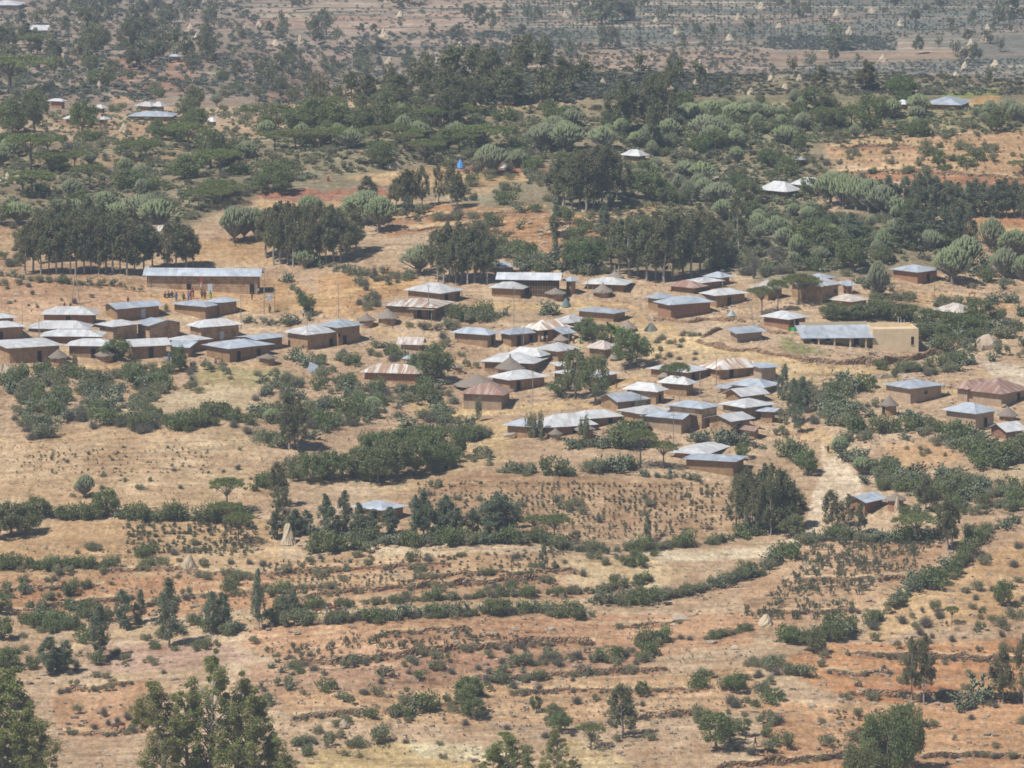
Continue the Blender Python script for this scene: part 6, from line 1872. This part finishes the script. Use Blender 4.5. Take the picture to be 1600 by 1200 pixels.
hedge([(1210,1000),(1250,1006),(1300,1000),(1340,982),(1380,966),(1400,940),(1430,920),(1470,906),(1500,886),(1520,862),(1530,846)],7,'P:4 T:3 S:2','in the diagonal hedge of the lower right',1.6,7)
hedge([(1530,836),(1560,826),(1600,816)],8,'P:3 T:1','at the upper end of the diagonal hedge',1.3,4)
hedge([(1260,846),(1320,842),(1380,846),(1430,846),(1480,836)],8,'P:4 T:1','along the top of the right crop field',1.3,4)
hedge([(1400,810),(1460,800),(1530,800),(1600,790)],9,'P:3 T:1 S:2','above the right crop field',1.3,8)
hedge([(780,1080 - 40),(900,1030),(960,1035),(1000,1010),(1060,1002),(1090,996)],12,'S:3 D:2 T:2','on the bank of the dark red terrace',1.3,5)
hedge([(1100,1002),(1140,994),(1175,984)],7,'T:1 S:1','as a dark ridge strip on the bare slope',.9,2)
hedge([(550,1120),(590,1122),(640,1116),(680,1108)],15,'P:2 T:2','in the spaced clumps on the lower terrace',1.3,3)
hedge([(1310,1090),(1350,1092),(1390,1094)],18,'P:1 S:1','spaced along the right terrace foot',1.1,4)
hedge([(1500,1112),(1530,1096),(1548,1090)],12,'P:1','as big cactus on the right terrace',2.6,3)
hedge([(1430,470),(1480,480),(1540,476),(1590,474)],8,'P:3 S:1','around the grazing camels',1.2,5)
hedge([(1390,470),(1430,468)],8,'P:1 S:1','below the brick-red house',1.2,4)
S_ = scatter
for ln, hg, lab in rows:
    if ln[0][1] > 850: hedge([(a, b + 3) for a, b in ln], 13, 'S:4 D:5', 'at the foot of the ' + ' '.join(lab.split()[:7]), .62, 2)
S_([(0,600),(60,575),(130,590),(200,575),(260,600),(240,640),(160,650),(110,665),(60,688),(0,690)],170,'S:4 D:3 P:5 T:2','in the thicket below the left houses',1.4)
S_([(140,668),(200,655),(290,643),(370,650),(378,668),(250,676),(180,682)],55,'D:4 T:3 S:1','in the dark strip above the pale left field',1.4)
S_([(210,600),(320,600),(320,615),(240,620)],12,'S:1 D:1','on the bare slope below the left houses',1.0)
S_([(400,600),(520,590),(600,600),(670,612),(700,645),(770,680),(740,692),(690,690),(650,680),(600,670),(540,672),(480,692),(420,700),(385,680),(400,640)],180,'S:4 D:3 P:5 T:2','in the middle thicket',1.35)
S_([(440,735),(480,712),(560,700),(650,682),(695,690),(695,735),(640,748),(560,755),(450,755)],44,'T:3 S:2','in the dark hedge grove',1.5)
S_([(690,640),(770,680),(740,692),(680,660)],14,'P:3 S:1','on the edge of the middle thicket',1.4)
S_([(640,690),(740,700),(790,730),(700,740)],12,'P:2 S:2','in the sandy gap left of the big hedge',1.2)
S_([(1280,600),(1345,590),(1380,640),(1400,680),(1340,700),(1290,690)],50,'P:5 T:2 S:3','in the thicket around the right pole',1.5)
S_([(1310,720),(1350,712),(1420,742),(1520,745),(1540,762),(1500,792),(1420,782),(1350,756)],95,'P:5 T:2 S:3','in the thicket right of the pale track',1.35)
S_([(1420,650),(1480,672),(1610,690),(1610,722),(1540,740),(1500,702),(1400,690)],70,'P:5 T:2 S:3','in the thicket below the tall grey-brown house',1.5)
S_([(1480,740),(1610,760),(1610,800),(1500,790)],24,'P:3 T:1 S:3','in the far right thicket',1.3)
S_([(1280,470),(1400,480),(1530,500),(1560,540),(1450,530),(1440,505),(1360,505),(1290,498)],26,'T:2 S:3 P:1','under the dark belt of trees',1.1)
S_([(1440,500),(1600,490),(1600,560),(1500,580),(1440,560)],46,'P:4 S:3 T:2','around the smooth rock dome',1.5)
S_([(1360,570),(1500,565),(1500,600),(1360,600)],26,'S:2 P:1 D:1 T:1','among the pale rocks',1.1)
S_([(1280,440),(1400,440),(1400,475),(1300,470)],22,'S:2 P:3','around the annex and bare trunk',1.2)
S_([(1160,640),(1230,600),(1290,620),(1250,680),(1200,690)],18,'S:2 P:1 e:.5','at the right end of the lower cluster',1.2)
# upper scrub and woodland
S_([(0,228),(400,228),(430,290),(390,335),(300,352),(0,352)],135,'S:6 T:1 C:1.3 A:.6 B:.4 D:3','in the scrub above the left gum grove',1.3)
S_([(0,352),(60,352),(40,410),(0,425)],10,'S:2 D:1','left of the gum grove',1.1)
S_([(400,170),(900,172),(880,250),(640,255),(420,290)],130,'B:1.3 T:1.5 C:1.7 A:1 S:5 E:.25 D:1.5','in the dense wood of the upper middle',1.25)
S_([(700,250),(880,250),(870,330),(790,340),(700,310)],50,'S:4 P:2 T:2 D:1','on the slope below the red soil',1.3)
S_([(590,330),(860,330),(960,345),(950,420),(860,430),(790,410),(700,360)],85,'S:4 D:2 T:2 e:.6 P:1','on the orange upper slope',1.15)
S_([(770,400),(860,400),(870,440),(820,430),(780,415)],24,'P:5 S:2 T:1','behind the highest centre house',1.7)
S_([(860,420),(960,420),(960,440),(900,436)],16,'P:3 S:1 G:.5','behind the stake shed',1.6)
S_([(940,200),(1260,200),(1250,330),(1180,420),(1110,400),(1130,330),(980,310)],140,'T:1.5 C:2 B:.9 S:5 E:.1 D:3 G:.5','in the wood below the crest',1.25)
S_([(1110,395),(1200,380),(1260,430),(1200,440),(1110,425)],48,'D:6 S:3','in the grey brush right of the gum clump',1.5)
S_([(1180,330),(1420,340),(1510,380),(1480,410),(1380,415),(1300,440),(1200,430)],115,'T:1.5 S:5 C:1.5 B:.9 D:3 G:.4','in the wood behind the right houses',1.2)
S_([(640,135),(1000,140),(1600,125),(1600,165),(640,165)],30,'S:5 T:1','on the back of the crest',1.0)
S_([(1000,165),(1300,165),(1600,180),(1600,205),(1200,225),(1020,205)],90,'S:5 T:1.5 C:1.6 B:.4','along the crest',1.25)
S_([(1180,200),(1300,200),(1600,210),(1600,260),(1300,285),(1180,280)],75,'S:5 T:2 B:.2 D:1','on the upper right field edges',1.15)
S_([(1500,380),(1600,380),(1600,460),(1500,450)],28,'S:3 P:2 T:2 C:.4','right of the brick-red house',1.3)
S_([(560,430),(640,420),(660,460),(600,480),(560,470)],18,'S:2 D:2 P:2','on the slope track left of the porch house',1.1)
S_([(560,470),(630,480),(600,500),(560,490)],10,'D:2 S:2','beside the stick granary',1.1)
S_([(480,540),(640,545),(700,600),(560,580),(500,590)],34,'S:3 D:3 T:1','on the slope between the two villages',1.1)
S_([(690,520),(760,560),(720,600),(680,580)],12,'S:2 D:1','on the slope beside the beehive granary',1.0)
S_([(640,600),(720,610),(780,650),(700,650)],14,'S:1 D:1 P:1','on the sandy slope left of the brown roof',1.0)
S_([(960,520),(1100,520),(1100,575),(990,575)],24,'S:3 D:2','on the bare slope with the teal tent',.9)
S_([(0,100),(400,130),(430,172),(300,230),(0,228)],80,'S:5 T:2 B:1.1 C:.7','in the far wood of the left',1.3)
# lower fields
S_([(0,900),(130,920),(140,1000),(90,1060),(0,1060)],34,'T:2 S:4 P:1 D:1','in the gully at the left edge',1.05)
S_([(40,945),(110,965),(110,1010),(50,990)],14,'T:2 S:2','in the dark clump above the left gully',1.15)
S_([(120,960),(400,960),(400,1020),(300,1020),(200,1035),(120,1040)],38,'T:1.5 P:2 S:4','along the left lower road',1.05)
S_([(90,1020),(260,1030),(260,1150),(110,1150)],24,'S:4 D:2','on the left bottom slope',0.9)
S_([(380,1030),(800,1010),(1020,1010),(1020,1050),(700,1100),(400,1110)],90,'S:4 D:5 T:1 P:1','on the bank of the red terrace wall',0.95)
S_([(420,1120),(1000,1090),(1080,1180),(460,1190)],46,'S:4 D:3','on the bottom slope',0.85)
S_([(1080,1040),(1240,1040),(1240,1180),(1090,1180)],30,'S:4 T:1.5 D:1','in the bottom gully thicket',1.05)
S_([(1240,1020),(1600,1000),(1600,1190),(1300,1190)],50,'S:3 D:1 P:1','on the right terraces',.9)
S_([(1420,900),(1600,850),(1600,1000),(1340,1010)],50,'S:4 D:2','on the bare right slope',1.0)
S_([(1180,1030),(1260,1060),(1200,1100),(1160,1060)],14,'S:2 D:1','beside the bottom gully',1.2)
S_([(390,880),(900,850),(1040,870),(960,930),(560,950),(400,950)],70,'S:4 D:2 T:1','scattered over the middle terraces',.9)
S_([(20,860),(380,850),(400,950),(40,950)],50,'S:4 D:1 T:1','scattered over the left terraces',.9)
S_([(640,760),(1120,760),(1120,840),(700,845)],30,'S:3 D:1','in the middle crop field',.9)
S_([(0,690),(420,690),(420,780),(0,780)],22,'D:2 S:2','in the pale left field',.6)
S_([(1380,690),(1500,700),(1440,735)],5,'S:1','in the red clearing on the right',.6)
S_([(1200,590),(1400,600),(1300,690),(1240,650)],20,'S:2 D:2','left of the right thicket',1.0)
S_([(0,440),(230,445),(230,480),(0,495)],12,'S:1 D:1','on the orange field',.7)
S_([(190,560),(480,560),(480,600),(190,600)],24,'S:2 D:2 T:1','on the grassy slope below the left houses',1.0)
# far plain
FT = 'F:1'
stones([(0,560),(1600,440),(1600,720),(1200,700),(640,700),(0,600)],900)
stones([(0,850),(1600,850),(1600,1200),(0,1200)],1500)
stones([(590,330),(960,330),(950,420),(600,400)],300)
stones([(980,510),(1500,530),(1500,610),(1100,600)],300, (.12, .38))
S_([(0,0),(340,0),(330,110),(0,120)],115,FT,'on the far left hillside',1.25)
S_([(400,90),(900,80),(900,168),(400,165)],100,FT,'in the far blue wood of the middle',1.2)
S_([(340,0),(860,0),(860,90),(340,90)],34,FT,'on the far middle fields',1.1)
S_([(860,0),(1600,0),(1600,140),(860,150)],70,FT,'on the far right fields',1.0)
g('F','tall in the far fields',[(440,52,38,18),(510,54,44,24),(502,50,36,20),(492,52,30,22),(418,138,42,34),(408,130,46,26),(575,130,36,28),(610,148,50,28),(940,38,44,60),(965,34,40,50),(985,32,36,30),(925,32,40,30),(750,50,44,24),(770,52,40,20),(1310,78,40,40),(1340,98,16,14),(1580,30,44,40),(1560,40,34,24),(1250,60,12,14),(1265,108,30,26),(960,74,34,24),(945,76,38,24),(670,110,26,16),(850,104,22,22),(840,36,26,16),(330,28,36,30),(320,92,60,18),(200,92,60,26),(150,95,60,24),(136,60,50,30),(208,62,36,26),(370,120,28,20),(170,140,40,26)])
# ------------------------------------------------------------------ crops and weeds nobody would count
tufts('crop_seedlings',[(650,752),(1130,758),(1170,800),(1140,836),(900,846),(700,845),(660,800)],1300,'crop',(.35,.8),(8,3.7),.75)
tufts('maize_stubble',[(190,820),(400,818),(400,870),(200,868)],300,'crop',(.5,1.0),(8,4.2))
tufts('field_weeds',[(20,700),(330,700),(330,745),(20,745)],150,'crop',(.3,.65),(9,5))
tufts('dry_stubble',[(0,690),(420,690),(420,780),(0,780)],500,'dry',(.15,.3))
tufts('terrace_crop',[(400,880),(900,860),(860,905),(440,930)],420,'crop',(.35,.8),(9,4))
tufts('slope_grass',[(400,960),(1180,960),(1180,1180),(420,1180)],900,'dry',(.2,.5))
tufts('right_field_crop',[(1310,1110),(1370,1110),(1370,1180),(1290,1180)],60,'crop',(.4,.9),(10,9))
tufts('upper_field_weeds',[(1290,210),(1600,205),(1600,300),(1300,290)],300,'crop',(.3,.8),(9,4))
tufts('left_terrace_grass',[(0,850),(400,850),(400,1000),(0,960)],500,'dry',(.2,.5))
tufts('village_grass',[(0,440),(1600,440),(1600,720),(0,720)],1300,'dry',(.15,.45))
tufts('upper_undergrowth',[(0,175),(430,170),(900,165),(1250,195),(1300,330),(1480,400),(1250,430),(950,400),(880,270),(640,258),(420,292),(300,345),(0,345)],1700,'shrub',(.5,1.4),None,1.6)
tufts('brown_undergrowth',[(0,175),(430,170),(900,165),(1250,195),(1300,330),(1480,400),(1250,430),(950,400),(880,270),(640,258),(420,292),(300,345),(0,345)],3000,'khat',(.5,1.4),None,1.7)
tufts('ridge_undergrowth',[(1000,160),(1600,165),(1600,205),(1180,235),(1010,220)],1000,'shrub',(.5,1.2),None,1.7)
for nm, poly, n, hr, rw, wr in (('far_crop_rows',[(790,-10),(1610,-10),(1610,52),(1280,62),(1030,64),(800,66)],3600,(.5,1.1),(5.5,3.4),1.3),('far_dark_crop',[(1200,58),(1400,60),(1400,80),(1200,80)],700,(.6,1.2),(5,2.6),1.7),
                    ('far_lower_crop',[(1130,120),(1300,98),(1610,92),(1610,150),(1130,150)],1500,(.45,.9),(5,2.4),1.8),('far_left_scrub',[(-10,-10),(400,-10),(420,150),(-10,170)],1600,(.7,1.8),None,1.9),('far_middle_scrub',[(400,55),(900,50),(900,165),(400,165)],1400,(.7,1.7),None,1.9),
                    ('far_field_weeds',[(860,66),(1200,66),(1200,125),(860,125)],800,(.5,1.2),None,1.9),('far_top_weeds',[(400,-10),(800,-10),(800,60),(400,60)],500,(.5,1.1),None,1.9),('far_hollow_scrub',[(800,120),(1140,118),(1140,152),(800,158)],900,(.6,1.5),None,1.9)):
    tufts(nm, poly, n, 'farcrop', hr, rw, wr)
# crop bushes big enough to tell apart
def croprows(poly, n, place, size, du=9, dv=6):
    P = np.array(poly, float); lo, hi = P.min(0), P.max(0)
    uu, vv = np.meshgrid(np.arange(lo[0], hi[0], du), np.arange(lo[1], hi[1], dv)); uu = uu.ravel() + R.uniform(-2.6, 2.6, uu.size); vv = vv.ravel() + R.uniform(-1.6, 1.6, vv.size)
    ok = inpoly(uu, vv, poly) & (R.rand(len(uu)) < .72)
    uu, vv = uu[ok], vv[ok]; i = R.permutation(len(uu))[:n]
    hh = R.uniform(.6, 1.4, len(i)) * size
    metre(['K']*len(i), uu[i], vv[i], hh, hh*.85, place)
croprows([(535,1000),(600,992),(740,994),(840,1000),(700,1010),(540,1020)],64,'in the planted strip above the red terrace wall',1.0,9,7)
croprows([(1270,850),(1470,850),(1460,880),(1360,905),(1240,905)],110,'in the rows of the right field',1.2,10,6)
croprows([(1220,915),(1370,910),(1350,930),(1200,935)],40,'in the middle strip of the right field',1.2,9,6)
croprows([(1150,945),(1340,938),(1330,965),(1180,975)],44,'in the lower strip of the right field',1.1,9,6)
croprows([(410,1012),(540,1008),(530,1030),(410,1032)],20,'at the left end of the planted strip',1.0,10,7)
grow()
